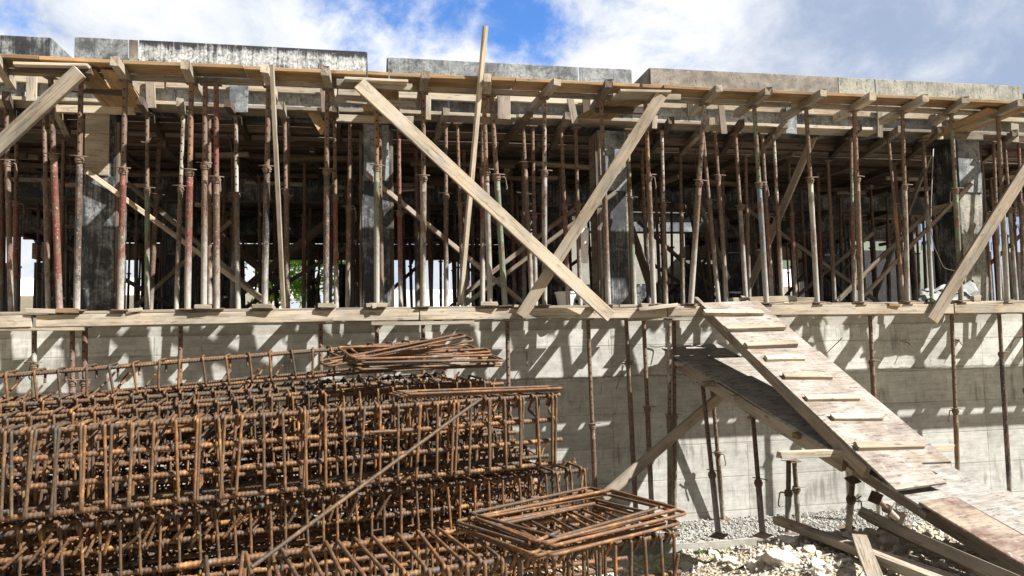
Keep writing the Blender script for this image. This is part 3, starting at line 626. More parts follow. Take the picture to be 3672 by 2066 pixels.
ib(2495,700,3.4,2610,1000,2.4,.09,.05,WGREY,'leaning plank behind the two tilted props')
ib(2470,745,3.6,2540,1085,2.6,.10,.02,WDARK,'dark plywood strip leaning behind the tilted props')
ib(2857,868,4.0,3040,1075,3.6,.06,.05,WDARK,'dark brace falling to the right behind the bright prop')
board('cross_board',at(3337,760,1.0),at(3462,730,.82),.13,.045,WGREY,Z,'horizontal timber end beside the grey column','timber')
board('cross_board',at(2850,842,4.3),at(2975,842,4.3),.07,.04,WDARK,Z,'short board across the dark inner column on the right','timber')
rb=random.Random(9)
for i in range(34):
    x=rb.uniform(-6,11); y=rb.uniform(.95,4.0); z=rb.uniform(2.02,2.27)
    if any(abs(x-cx)<.5 and y<1.6 for cx in (-3.17,.02,3.1,8.5)) and rb.random()<.5: z=2.26
    an=rb.choice((0,0,math.pi/2))+rb.uniform(-.12,.12); L=rb.uniform(.4,1.5); d=V((math.cos(an)*L/2,math.sin(an)*L/2,rb.uniform(-.03,.03))); c=V((x,y,z))
    board('head_timber',c-d,c+d,.07,.06,rb.choice((WGREY,WDARK,WDARK)),Y_ if abs(d.x)>abs(d.y) else X,'short timber wedged over the prop heads under the slab','timber','timbers wedged over the prop heads',rag=.012)
for i in range(22):
    x=rb.uniform(-6,11); y=rb.uniform(2.2,9); L=rb.uniform(1.2,2.4)*rb.choice((-1,1)); z0=rb.uniform(.02,.4)
    board('slanting_brace',(x,y,z0),(x+L,y+rb.uniform(-.3,.3),min(2.2,z0+abs(L)*rb.uniform(.6,1.0))),.06,.045,rb.choice((WDARK,WDARK,WGREY)),Z,'dark slanting brace among the inner props','brace','slanting braces among the inner props',warp=.004)
for i in range(9):
    x=rb.uniform(-5,10); y=rb.uniform(1.2,3.5); h=rb.uniform(.4,1.0)
    tag(mkobj('hanging_wire',sweep(round_poly([(x,y,2.35),(x+rb.uniform(-.1,.1),y,2.35-h*.5),(x+rb.uniform(-.15,.15),y,2.35-h)],.1),.006,5),STEEL),'thin wire hanging from the slab forms','wire','wires hanging from the slab forms')
# loose interior beams catching light near the far edge
for i,(u,v,y,l) in enumerate([(90,650,5.6,1.1),(700,735,3.0,.35),(1430,678,4.1,.5),(1460,868,9.5,1.3),(1180,672,4.1,.55),(2300,715,4.0,.4),(3000,690,4.0,.6),(1700,905,11.6,2.4),(150,812,5.0,.6),(3180,640,2.6,.6),(880,658,4.1,.9)]):
    a=at(u,v,y); board('stray_board',a,a+V((l,0,.0)),.06,.05,WPALE,Z,f'pale stray board among the dark joists, {ORD[i]} listed from the left','board','stray boards among the joists')
# black sheets added to darken most of the far side
for i,(ua,ub) in enumerate([(-200,34),(122,450),(505,872),(1216,1390),(1700,2262),(2345,2560),(2640,2790),(2850,3010),(3075,3290),(3330,3560),(3600,3900)]):
    xa,xb=at(ua,1000,12.25).x,at(ub,1000,12.25).x; zt=random.uniform(1.75,2.25)
    board('rear_shade_sheet',(xa,12.25,zt/2),(xb,12.25,zt/2),zt,.03,PB_BLACK,Z,f'added black plywood sheet darkening the far side of the building, {ORD[i]} from the left','plywood sheet','sheets on the far side',warp=.01,rag=.01)
# inner wall in the open bay, lit from above
iw=tag(mkobj('inner_wall',boxes_mesh([(0,3.6,0,.2,0,1.15)]),CONC2,T((3.35,7.35,.85))),'grey concrete wall in the open bay inside the building','wall')
tag(mkobj('inner_beam',boxes_mesh([(0,4.3,0,.3,0,.5)]),PB_GREY,T((3.3,7.4,2.06))),'grey form edge over the inner concrete wall','formwork')
tag(mkobj('inner_parapet',boxes_mesh([(0,4.2,0,.2,0,.8)]),PB_DARK,T((3.35,7.36,.03))),'dark form below the inner concrete wall','formwork')
# ------------------------------------------------------------------ concrete structure
cw=tag(mkobj('concrete_wall',boxes_mesh([(X0,X1,.85,1.15,-3.1,-.24)]),CONC),'board-marked grey concrete retaining wall below the walkway','wall')
tag(mkobj('wall_top_strip',boxes_mesh([(X0,X1,.862,1.15,-.24,-.1)]),CONC2),'rough pale concrete strip along the top of the wall','wall')
tag(mkobj('floor_slab',boxes_mesh([(X0,X1,.85,12.4,-.1,0)]),plain('dirty concrete floor',(.17,.165,.15),.95,.4,1.5)),'grey concrete floor slab behind the walkway','floor slab')
def wire(name,pts,r,mat,lab,cat,parent=None):
    o=mkobj(name,sweep(round_poly(pts,.05),r,5),mat,None,parent)
    if lab: tag(o,lab,cat)
    return o
for pts in ([(2750,1360),(2790,1330),(2940,1290),(3020,1212)],[(3228,1223),(3250,1226),(3275,1243)],[(3420,1215),(3438,1222),(3452,1240)],[(3622,1248),(3640,1210),(3672,1210)],[(1889,1258),(1890,1285),(1890,1315)],[(2330,1240),(2355,1246),(2400,1238)]):
    wire('tie_wire',[at(a,b,.84-(.12 if i==len(pts)-1 else .01)) for i,(a,b) in enumerate(pts)],.006,STEEL,None,None,cw)
tag(mkobj('concrete_footing',boxes_mesh([(X0,X1,-.12,.84,-3.15,-2.76)]),CONC2),'low concrete footing ledge along the foot of the wall','footing')
# ------------------------------------------------------------------ ground
def gz(x,y):
    n=mnoise.fractal(V((x*.6,y*.6,3.1)),1.0,2.0,4)
    n2=mnoise.fractal(V((x*2.6,y*2.6,7.7)),1.0,2.0,3)
    if y>13: return -.25+n*.1
    m=min(1,max(0,(-y-1.15)/1.1)); m=m*m*(3-2*m)
    s=min(1,max(0,(x-1.9)/1.7)); s=s*s*(3-2*s)
    b=-2.80+m*(.15+.49*s)-min(1,max(0,(-y-3.0)/1.4))*.06
    if y>-.25: b=-3.06
    return b+n*.035+n2*.028
xs=[-300,-120,-50,-25,-14]+[-9+.5*i for i in range(21)]+[1.4+.045*i for i in range(120)]+[7+.3*i for i in range(24)]+[16,25,50,120,300]
ys=[-300,-120,-50,-25,-14,-9]+[-7+.5*i for i in range(4)]+[-4.8+.045*i for i in range(110)]+[.4,.9,1.0,12,13.01,14,18,25,45,90,200,400]
xs.sort(); ys.sort()
gv=[(x,y,gz(x,y)) for y in ys for x in xs]; nx_=len(xs)
gf=[(j*nx_+i,j*nx_+i+1,(j+1)*nx_+i+1,(j+1)*nx_+i) for j in range(len(ys)-1) for i in range(nx_-1)]
tag(mkobj('ground',me_from(gv,gf,True),GROUND),kind='structure')
def rock_mesh(seed,rough=.55):
    bm=bmesh.new(); bmesh.ops.create_icosphere(bm,subdivisions=3,radius=1)
    rs=random.Random(seed); sx,sy,sz=rs.uniform(.8,1.3),rs.uniform(.7,1.1),rs.uniform(.5,.8)
    pl=[(V((rs.gauss(0,1),rs.gauss(0,1),rs.gauss(0,1))).normalized(),rs.uniform(.55,.85)) for _ in range(11)]
    for v in bm.verts:
        c=v.co.copy()
        for (nn,d) in pl:
            k=c.dot(nn)-d
            if k>0: c-=nn*k*.92
        c*=1+.14*mnoise.fractal(c*2.1+V((seed*3.1,0,0)),1,2,4)
        v.co=V((c.x*sx,c.y*sy,c.z*sz))
    m=bpy.data.meshes.new('mesh'); bm.to_mesh(m); bm.free(); return m
RM=[rock_mesh(i) for i in range(9)]
for m in RM: m.materials.append(ROCK)
rk=random.Random(21)
BIG=[(2805,2010,.14,'largest pale boulder lying left of the loose grey timber'),(3190,1950,.10,'pale boulder between the short plank and the heavy timber'),(2700,2035,.085,'pale boulder low in the rubble at the bottom, left of the largest one'),(2905,1980,.09,'squarish pale stone right above the loose grey timber'),
(2830,1945,.085,'pale stone behind the largest boulder'),(2460,2040,.09,'pale stone nearest the ends of the rebar cage'),(2930,2055,.08,'flat white stone at the very bottom, right of the largest boulder'),(2560,1985,.075,'round pale stone right of the rebar ends'),(2480,1960,.06,'small pale stone beside the concrete footing'),(3230,1975,.06,'pale stone tucked beside the heavy timber'),(2930,2030,.08,'pale stone just left of the short loose plank')]
def on_ground(u,v):
    lo,hi=2.0,14.0; prev=None
    d=lo
    while d<hi:
        p=atD(u,v,d)
        if p.z<=gz(p.x,p.y): return p
        d+=.03
    return atD(u,v,8)
def put_rock(p,s,lab,grp):
    o=bpy.data.objects.new('rock',RM[rk.randrange(9)]); COL.objects.link(o)
    M=T((p.x,p.y,p.z+s*.12))@Matrix.Rotation(rk.uniform(0,6.28),4,'Z')@Matrix.Rotation(rk.uniform(-.5,.5),4,'X')@Matrix.Diagonal((s,s,s,1))
    place(o,M); tag(o,lab,'rock',grp)
for (u,v,s,lab) in BIG: put_rock(on_ground(u,v),s,lab,'larger stones in the rubble')
placed=0
while placed<210:
    x=rk.uniform(1.9,6.4); y=rk.uniform(-3.9,-.35); u,v,k=proj((x,y,gz(x,y)))
    if not(2150<u<3700 and 1850<v<2100): continue
    s=rk.choice((.02,.026,.03,.04,.05,.065)); put_rock(V((x,y,gz(x,y))),s,'small pale limestone lump lying in the rubble','small stones in the rubble'); placed+=1
def pebbles(name,n,fn,smin,smax,mat,lab,seed):
    rs=random.Random(seed); vs=[];fs=[]
    base=[(1,0,0),(-1,0,0),(0,1,0),(0,-1,0),(0,0,1),(0,0,-1)]; bf=[(0,2,4),(2,1,4),(1,3,4),(3,0,4),(2,0,5),(1,2,5),(3,1,5),(0,3,5)]
    for _ in range(n):
        x,y,z=fn(rs); s=smin*(smax/smin)**(rs.random()**2); k=len(vs); q=Quaternion((rs.gauss(0,1),rs.gauss(0,1),rs.gauss(0,1),rs.gauss(0,1))).normalized()
        sc3=V((rs.uniform(.7,1.3),rs.uniform(.6,1.1),rs.uniform(.5,.9)))*s
        for b in base:
            p=V(b)*rs.uniform(.75,1.25); p=q@V((p.x*sc3.x,p.y*sc3.y,p.z*sc3.z)); vs.append((x+p.x,y+p.y,z+p.z+s*.25))
        fs+=[tuple(k+i for i in f) for f in bf]
    return tag(mkobj(name,me_from(vs,fs),mat),lab,'rubble',None,'stuff')
def fn1(rs):
    x=rs.uniform(1.3,6.8); y=rs.uniform(-4.3,-.2); return x,y,gz(x,y)
pebbles('rubble',13000,fn1,.006,.045,ROCK,'pale broken stone scattered over the dusty ground',3)
pebbles('gravel',12000,lambda rs:(rs.uniform(1.0,9.5),rs.uniform(-.10,.84),-2.755),.008,.03,GRAVEL,'grey gravel lying on the footing along the wall',4)
for i in range(16):
    u=rk.uniform(2420,3400); v=rk.uniform(1935,2060); a=on_ground(u,v); an=rk.uniform(0,3.1); L=rk.uniform(.08,.3)
    b=a+V((math.cos(an)*L,math.sin(an)*L,0)); b.z=gz(b.x,b.y); board('wood_splinter',a+V((0,0,.014)),b+V((0,0,.02)),rk.uniform(.012,.03),.01,rk.choice((WPALE,WGREY,WDARK)),Y_,'thin wood splinter lying among the rubble','scrap','wood splinters in the rubble')
# tufts of weeds
def weeds(name,n,fn,seed,lab):
    rs=random.Random(seed); vs=[];fs=[]
    for _ in range(n):
        x,y,z=fn(rs)
        for _b in range(7):
            a=rs.uniform(0,6.28); h=rs.uniform(.03,.10); w=.004; k=len(vs); dx,dy=math.cos(a),math.sin(a)
            vs+=[(x-dy*w,y+dx*w,z),(x+dy*w,y-dx*w,z),(x+dx*h*.6,y+dy*h*.6,z+h)]; fs.append((k,k+1,k+2))
    return tag(mkobj(name,me_from(vs,fs),LEAF),lab,'weeds',None,'stuff')
def fn2(rs):
    x=rs.gauss(3.0,.6); y=rs.uniform(-.9,-.2); return x,y,gz(x,y)
weeds('weeds',45,fn2,8,'small green weeds growing at the foot of the footing')
# ------------------------------------------------------------------ ramps
def ramp_frame(p0,p1): return (p1-p0).normalized()
a0=V((3.86,.02,.035)); a1=V((4.03,-2.74,-1.485)); axu=(a1-a0).normalized(); SX=(X-axu*X.dot(axu)).normalized(); NU=SX.cross(axu); NU=NU if NU.z>0 else -NU
Wd=.79; LU=(a1-a0).length
ur=empty('ramp',T(a0),'upper cleated plywood ramp leading up to the walkway','ramp')
def U(s,c,h=0): return a0+axu*s+SX*c+NU*h
for c in (.055,Wd-.10): board('stringer',U(-.20,c,-.075),U(LU-.03 if c<.3 else LU-.15,c,-.075),.055,.125,WGREY,SX,parent=ur,warp=.006,rag=.012)
board('plywood_sheet',U(.0,Wd/2+.01,0),U(1.30,Wd/2+.01,0),Wd,.022,RPLY,SX,parent=ur,warp=.004,rag=.004)
def sheet_poly(name,pts,t,mat,O,ax,sx,nn,parent):
    M=Matrix(((ax.x,sx.x,nn.x,O.x),(ax.y,sx.y,nn.y,O.y),(ax.z,sx.z,nn.z,O.z),(0,0,0,1))); n=len(pts)
    vs=[(p[0],p[1],t/2) for p in pts]+[(p[0],p[1],-t/2) for p in pts]
    fs=[tuple(range(n)),tuple(range(2*n-1,n-1,-1))]+[(i,i+n,(i+1)%n+n,(i+1)%n) for i in range(n)]
    m=me_from(vs,fs); bm=bmesh.new(); bm.from_mesh(m); bmesh.ops.recalc_face_normals(bm,faces=bm.faces); bm.to_mesh(m); bm.free()
    return mkobj(name,m,mat,M,parent)
sheet_poly('plywood_sheet',[(1.285,-.01),(1.29,Wd+.01),(LU+.06,Wd+.0),(LU+.04,.5),(LU+.30,.53),(LU+.32,.03)],.02,RPLY,U(0,0,.012),axu,SX,NU,ur)
def onramp(u,v):
    d=ray(u,v); k=(a0+NU*.035-CAM).dot(NU)/d.dot(NU); q=CAM+d*k-a0; return q.dot(axu),q.dot(SX)
for (u0,u1,v) in ((2522,2738,1123),(2596,2820,1177),(2669,2866,1236),(2742,2890,1286),(2808,2982,1351),(2887,3083,1428),(2978,3165,1498),(3062,3313,1600)):
    (s,c0),(s2,c1)=onramp(u0+4,v),onramp(u1-8,v-2); m=WPALE
    cl=board('cleat',U(s,c0,.034),U(s2,c1,.034),.082,.05,m,axu,parent=ur,rag=.014,warp=.006,c=.007)
# lower ramp
b0=V((3.66,.70,-.52)); b1=V((4.213,-3.15,-1.735)); axl=(b1-b0).normalized(); SL=(X-axl*X.dot(axl)).normalized(); NL=SL.cross(axl); NL=NL if NL.z>0 else -NL
LL=(b1-b0).length+2.3
lr=empty('ramp',T(b0),'lower long plywood ramp running under the cleated ramp','ramp')
def L_(s,c,h=0): return b0+axl*s+SL*c+NL*h
for c in (.05,.76): board('stringer',L_(.0,c,-.085),L_(LL*.5,c,-.085),.06,.13,WGREY,SL,parent=lr,warp=.008,rag=.012); board('stringer',L_(LL*.47,c+.065,-.09),L_(LL,c+.065,-.09),.06,.13,WGREY,SL,parent=lr,warp=.006,rag=.012)
PBX=PB_GREY
for (s0,s1,m,h) in ((-.02,1.22,RGREY,0),(1.2,2.45,RGREY,.012),(2.43,4.08,RGREY,.0),(4.05,5.0,WRED,.022),(4.98,LL,WRED,.006)):
    if s0>4:
        board('plywood_sheet',L_(s0,.16,h),L_(s1,.16,h),.36,.02,RDEL,SL,parent=lr,warp=.004,rag=.008); board('plywood_sheet',L_(s0,.62,h-.008),L_(s1,.62,h-.008),.54,.02,RGREY,SL,parent=lr,warp=.004,rag=.008)
    else: board('plywood_sheet',L_(s0,.41,h),L_(s1,.41,h),.84,.022,m,SL,parent=lr,warp=.006,rag=.006)
for (s,c0,c1) in ((.45,-.08,.4),(1.15,-.14,.9),(1.62,-.06,.5),(2.62,-.04,.3),(3.36,-.07,.4),(4.1,-.03,.4),(5.05,-.04,.35)):
    board('cross_batten',L_(s,c0,-.04),L_(s,c1,-.04),.07,.05,WPALE if s!=2.62 else WORAN,axl,parent=lr,rag=.012)
tb0=at(2795,1640,-2.35); tb1=V((tb0.x+1.68,tb0.y-.05,tb0.z+.02))
board('cross_timber',tb0+V((0,0,.02)),tb1,.08,.06,WPALE,Y_,'crosswise timber under the foot of the cleated ramp, ends sticking out','timber',rag=.02)
def support(lab,top,foot,yt,zf,oc,frac):
    h=at(top[0],top[1],yt); f=atZ(foot[0],foot[1],zf) if zf is not None else at(foot[0],foot[1],yt)
    make_prop(f,h,(h-f).length*frac,oc,'rust',lab,'props under the ramps',.031)
support('rusty prop under the lower ramp, at the top of the timber strut',(2518,1365),(2577,1923),.02,-2.45,'rust',.36)
support('brown prop behind the strut-side prop under the lower ramp',(2553,1387),(2593,1862),.55,-2.74,'brown',.5)
support('rusty prop with a pierced collar under the middle of the lower ramp',(2700,1495),(2735,1922),-.55,-2.42,'rust',.42)
support('dark stubby prop under the crosswise timber, left of its pair',(2828,1652),(2826,1912),-1.2,-2.40,'dark',.55)
support('dark slanting prop under the crosswise timber, right of its pair',(2848,1652),(2864,1880),-.9,-2.44,'dark',.55)
support('short thick prop with a heavy collar under the lower ramp',(3058,1720),(3042,1902),-2.0,-2.28,'green',.62)
support('short rusty prop lying slanted under the lower ramp near the heavy timber',(3139,1785),(3215,1858),-2.0,-2.28,'rust',.5)
board('strut_timber',at(2600,1408,.0),at(2160,1782,-.45),.115,.05,WGREY,Z,'brown timber strut rising from the rebar to the lower ramp','timber',warp=.004)
def gt(u0,v0,u1,v1,w,t,m,lab,h0,h1,side,name='loose_timber'):
    a=on_ground(u0,v0); b=on_ground(u1,v1); a.z=gz(a.x,a.y)+h0; b.z=gz(b.x,b.y)+h1
    lift=max(0,max(gz(a.x+(b.x-a.x)*k/12,a.y+(b.y-a.y)*k/12)-(a.z+(b.z-a.z)*k/12)+min(h0,h1)*.7 for k in range(13)))
    a.z+=lift; b.z+=lift; return board(name,a,b,w,t,m,side,lab,'timber','loose timbers on the ground',rag=.012,warp=.006)
def gd(A,B,w,t,m,lab,side,name='loose_timber'):
    return board(name,atD(*A),atD(*B),w,t,m,side,lab,'timber','loose timbers on the ground',rag=.012,warp=.006)
gd((2785,1866,6.9),(3400,2100,5.0),.085,.07,WGREY,'long grey timber lying in the rubble under the ramp',Y_)
gd((2925,1906,6.5),(3440,2084,4.98),.05,.04,WDARK,'thinner dark timber lying along the long grey one',Y_)
gd((3105,1846,6.35),(3680,2105,4.72),.085,.15,WGREY,'heavy squared timber lying below the lower ramp',Y_)
gd((3086,1922,5.95),(3150,2110,4.9),.115,.022,WGREY,'short brown grained plank lying across the loose timbers',X,'loose_plank')
gt(2900,1832,3030,1828,.03,.03,WORAN,'thin orange stick lying on the gravel by the wall',.02,.02,Y_,'stick')
gt(2880,1852,2915,1853,.06,.03,WORAN,'small yellowish offcut lying on the gravel by the wall',.03,.03,Y_,'offcut')
# ------------------------------------------------------------------ reinforcement
AX=V((math.cos(R(-0.0)),0,0))
def bar_mesh(L,r,coarse=1):
    p=.022*(r/.0145)
    return sweep([(0,0,0),(L,0,0)],r,8,.0042*(r/.0145),p,ds=p/4*coarse,skew=p*.35)
def stir_mesh(w,h,r,hook=.10,hang=False,lean=0.0):
    """closed tie round the cage: local y back, z up, origin at the front top corner"""
    g=.012
    if hang: pts=[(0,w*.98,-.09),(.004,w+g,g),(0,-g,g),(lean*.5,-g,-h-g),(0,w*.7,-h-g)]
    else: pts=[(.0,hook*.75,-hook*.62),(.004,-g,g*.9),(lean*.5,-g,-h-g),(lean*.4,w+g,-h-g),(0,w+g,g),(-.012,-g*.6,g),(-.014,hook*.6,-hook*.72)]
    return sweep(resample(round_poly(pts,.03,4),.006),r,6,.0016,.012,skew=.003)
def tie_mesh(w,r):
    pts=[(0,.0,-.02),(0,-.02,.012),(.03,w*.5,.03),(.07,w+.02,.05),(.11,w+.03,.10)]
    return sweep(resample(round_poly(pts,.02,3),.006),r,6,.0016,.012,skew=.003)
def cage(pl,pr,w,h,a,label,rm=.0145,rs=.0095,mids=1,roll=0,pair=False,hang=False,ext=.5,tails=False,seed=1,exr=.0,coarse=1):
    rs_=random.Random(seed); x=(pr-pl).normalized(); pl=pl-x*ext; pr=pr+x*exr; L=(pr-pl).length
    y=V((-x.y,x.x,0)).normalized(); y=(y-x*y.dot(x)).normalized(); z=x.cross(y)
    M=Matrix(((x.x,y.x,z.x,pl.x),(x.y,y.y,z.y,pl.y),(x.z,y.z,z.z,pl.z),(0,0,0,1)))@Matrix.Rotation(roll,4,'X')
    t=empty('rebar_cage',M,label,'rebar cage','rebar cages in the pile')
    bm_=bar_mesh(L,rm,coarse)
    zs=[0,-h]+[-h*(i+1)/(mids+1) for i in range(mids)]
    for zz in zs:
        for yy in (0,w):
            if yy==w and zz not in (0,-h): continue
            o=mkobj('main_bar',bm_,REBAR,M@T((rs_.uniform(-.04,.04),yy+(rm+rs)*(1 if yy==0 else -1),zz-(rm if zz==0 else 0)))@Matrix.Rotation(rs_.uniform(-.006,.006),4,'Z')@Matrix.Rotation(rs_.uniform(-.006,.006),4,'Y'),t)
    ms=[stir_mesh(w*rs_.uniform(.97,1.02),h*rs_.uniform(.98,1.02),rs,rs_.uniform(.08,.13),hang,rs_.uniform(-.03,.03)) for _ in range(3)]
    for m in ms: m.materials.append(REBAR)
    n=int((L-.04)/a); k=0
    for i in range(n):
        s=L-.05-i*a
        if s<.02: break
        for q in range(2 if pair and rs_.random()<.45 else 1):
            if k>=100: break
            o=bpy.data.objects.new('stirrup',ms[rs_.randrange(3)]); COL.objects.link(o)
            place(o,M@T((s+rs_.uniform(-.012,.012)+q*.021,0,rs_.uniform(-.004,.004)))@Matrix.Rotation(rs_.uniform(-.05,.05)+.03*q,4,'Y')@Matrix.Rotation(rs_.uniform(-.09,.09),4,'Z'),t); k+=1
    if tails:
        tm=tie_mesh(w,rs); tm.materials.append(REBAR); zc=zs[2] if mids else -h*.5
        for i in range(min(50,n)):
            o=bpy.data.objects.new('cross_tie',tm); COL.objects.link(o)
            place(o,M@T((L-.05-i*a+rs_.uniform(-.02,.02),0,zc+rs_.uniform(-.01,.01)))@Matrix.Rotation(rs_.uniform(-.35,.2),4,'Z')@Matrix.Rotation(rs_.uniform(-.1,.4),4,'X'),t)
    return t
D=atD
cage(D(0,1550,3.9),D(2000,1420,5.09),.24,.455,.118,'front rusty cage with doubled stirrups, top front of the pile',.0150,.0095,2,0,True,tails=True,seed=2,ext=.35)
cage(D(0,1912,3.98),D(2113,1682,5.2),.26,.31,.10,'low rusty cage in shade directly under the doubled-stirrup cage',.0150,.0088,1,.0,tails=True,seed=3)
cage(D(0,1345,4.84),D(1560,1222,5.86),.24,.19,.150,'slim cage with open hooked ties on the very top at the back',.0115,.0082,0,.03,hang=True,seed=4)
cage(D(0,1503,4.34),D(1760,1362,5.45),.28,.34,.115,'cage with hooked stirrup ends just behind the front one',.0140,.0085,1,.06,seed=5,tails=True)
# front low cage whose stirrup tops are seen from above
pA=D(2433,1912,4.28); pB=D(1367,2070,3.58)
cage(pB,pA,.70,.46,.098,'wide low cage nearest the camera at the bottom, stirrup tops seen from above',.0155,.0100,1,.02,seed=6,ext=.9)
hid=[(4.36,1685,1540,1840,.28,.33,'cage hidden under the hooked-end cage'),(4.42,1880,1740,1960,.3,.33,'cage low in the middle of the pile'),(4.86,1470,1380,1790,.26,.25,'cage below the slim top cage'),(4.9,1620,1490,1850,.28,.3,'cage at the back of the pile, middle height'),
(4.95,1800,1640,1950,.3,.3,'cage at the back of the pile, low'),(5.35,1560,1450,1700,.3,.3,'rearmost cage of the pile, upper one'),(5.4,1745,1610,1880,.3,.3,'rearmost cage of the pile, middle one'),(4.45,2080,1900,2050,.3,.33,'cage at the bottom of the pile, middle'),(3.95,2140,1890,2230,.3,.3,'cage at the bottom of the pile, front'),
(4.95,1960,1800,1980,.34,.33,'cage at the back of the pile, second from the ground'),(5.4,1900,1760,1900,.34,.34,'rearmost cage of the pile, near the ground'),(4.4,2230,2040,2150,.4,.3,'cage resting on the ground at the middle of the pile'),(5.0,2100,1930,2050,.4,.3,'cage resting on the ground at the back of the pile'),
(4.15,1770,1600,1900,.2,.3,'narrow cage pushed in close behind the front one'),(4.65,1640,1500,1760,.2,.35,'narrow cage deep inside the pile, upper'),(4.7,1850,1700,1930,.22,.35,'narrow cage deep inside the pile, lower'),(5.2,1990,1830,2000,.22,.35,'narrow cage low at the back of the pile'),(4.2,2010,1830,2050,.2,.35,'narrow cage low behind the shaded one'),
(4.7,1448,1352,1620,.34,.26,'cage just below and in front of the slim top cage')]
for i,(d0,vl,vr,ur_,w,h,lab) in enumerate(hid):
    s=(ur_-0)/2638*d0/(.93-.365*(ur_-1836)/2638)
    cage(D(0,vl,d0),D(ur_,vr,d0+.365*s),w,h,.105+.01*(i%3),lab,.0145,.0078,2,random.uniform(-.06,.06),seed=20+i,ext=.3,coarse=1.4,tails=(i%2==0))
# loose bent bars (unfinished rectangular stirrups) lying in two stacks
def rect_bar(p,ax,ay,L,W,r,lab,grp,hook=.10,open_=False,seed=0,tilt=0):
    rs_=random.Random(seed); z=ax.cross(ay).normalized()
    pts=[(hook,.03,0.008),(0,0,0.006),(0,W,0),(L,W,0),(L,0,0),(0.02,-.012,-.004),(.03,hook*.7,-.01)]
    if open_: pts=[(hook,.02,.0),(0,0,0),(0,W,0),(L,W,0),(L,0,0),(L-hook,.0,.02)]
    M=Matrix(((ax.x,ay.x,z.x,p.x),(ax.y,ay.y,z.y,p.y),(ax.z,ay.z,z.z,p.z),(0,0,0,1)))@Matrix.Rotation(tilt,4,'X')
    o=mkobj('loose_stirrup',sweep(resample(round_poly(pts,.04,5),.006),r,6,.0018,.012,skew=.003),REBAR,M); tag(o,lab,'bent bar',grp); return o
def stack(c0,c1,cb,n,dz,r,where,grp,seed,jit=.05,spread=.03):
    rs_=random.Random(seed)
    for i in range(n):
        ax=(c1-c0); L=ax.length*rs_.uniform(.94,1.04); ay=(cb-c0); W=ay.length*rs_.uniform(.9,1.05); ax=ax.normalized(); ay=(ay-ax*ay.dot(ax)).normalized()
        q=Quaternion(ax.cross(ay),rs_.uniform(-jit,jit)); ax=q@ax; ay=q@ay
        q=Quaternion(ay,rs_.uniform(-.025,.025)); ax=q@ax
        lab=f'loose rectangular stirrup in {where}, '+('topmost' if i==n-1 else 'lowest' if i==0 else f'{ORD[i]} from the bottom')
        rect_bar(c0+V((rs_.uniform(-spread,spread),rs_.uniform(-spread,spread),dz*i)),ax,ay,L,W,r,lab,grp,seed=i)
# right-hand stack on the low front cage
stack(D(1935,1988,3.82),D(2405,1856,4.5),D(1790,1872,4.42),9,.009,.0098,'the right-hand stack on the low front cage','loose stirrups stacked on the low front cage',31,.08,.07)
# upper stack on top of the pile
stack(D(1290,1335,5.0),D(1800,1318,5.5),D(1175,1290,5.45),9,.012,.0085,'the upper stack on the pile','loose stirrups stacked on top of the pile',33,.09,.06)
for i,(a,b,c,lab) in enumerate([((1160,1313,4.95),(1700,1222,5.35),(1240,1262,5.25),'long leaning stirrup sticking out at the top of the upper stack'),((1260,1290,5.0),(1672,1205,5.3),(1330,1262,5.2),'stirrup propped above the upper stack, ends raised'),((1185,1300,5.05),(1760,1262,5.4),(1290,1275,5.3),'low tilted stirrup on the left of the upper stack')]):
    A=D(*a);B=D(*b);Cc=D(*c); ax=(B-A); L=ax.length; ax.normalize(); ay=Cc-A; W=.14; ay=(ay-ax*ay.dot(ax)).normalized()
    rect_bar(A,ax,ay,L,W,.0085,lab,'loose stirrups stacked on top of the pile',seed=50+i)
for i in range(3):
    A=D(1420+12*i,1422-5*i,4.75);B=D(2004+8*i,1398-3*i,5.12); ax=(B-A).normalized(); ay=V((-ax.y,ax.x,.0)); ay=(ay-ax*ay.dot(ax)).normalized()
    rect_bar(A,ax,ay,(B-A).length,.27-.02*i,.0085,('flat stirrup lying on the right end of the front cage, '+('lowest','middle','topmost')[i]),'stirrups lying on the front cage',seed=60+i)
def rod(pts,r,lab,name='loose_bar',grp='loose bars on the pile'):
    return tag(mkobj(name,sweep(resample(round_poly(pts,.05,4),.0055),r,7,.0022,.018,skew=.005),REBAR),lab,'bar',grp)
rod([D(1716,1436,4.62),D(900,2036,3.45)],.0105,'long single bar leaning diagonally across the front of the pile')
rod([D(2100,1755,4.9),D(2090,1800,4.9)],.011,'short upright bar end behind the right-hand stack')
rod([D(2432,1985,4.2),D(2420,2060,4.2),D(2405,2110,4.2)],.0105,'bent bar end hanging at the right end of the low front cage')
rl=random.Random(77)
for i in range(22):
    u=rl.uniform(0,1500); d=rl.uniform(4.45,5.2); v=1520+.0*u+rl.uniform(0,420)-.06*u
    A=D(u,v,d); an=rl.uniform(-.5,1.1); Ln=rl.uniform(.3,1.3); B=A+V((math.cos(an)*Ln,math.sin(an)*Ln*.5,rl.uniform(-.05,.18)))
    rod([A,B],.008,'stray thin bar stuck among the stacked cages',grp='stray bars among the cages')
for i in range(24):
    s=i/24; u=20+s*1400+rl.uniform(-25,25); d=4.0+s*.75; v=2030-.13*u+rl.uniform(-18,18)
    A=D(u,v,d-.05); B=A+V((rl.uniform(.05,.12),-.02+rl.uniform(-.05,.05),rl.uniform(.08,.16))); rod([A,B],.009,'short slanting hook end low on the front of the pile',name='hook_end',grp='hook ends low on the pile')
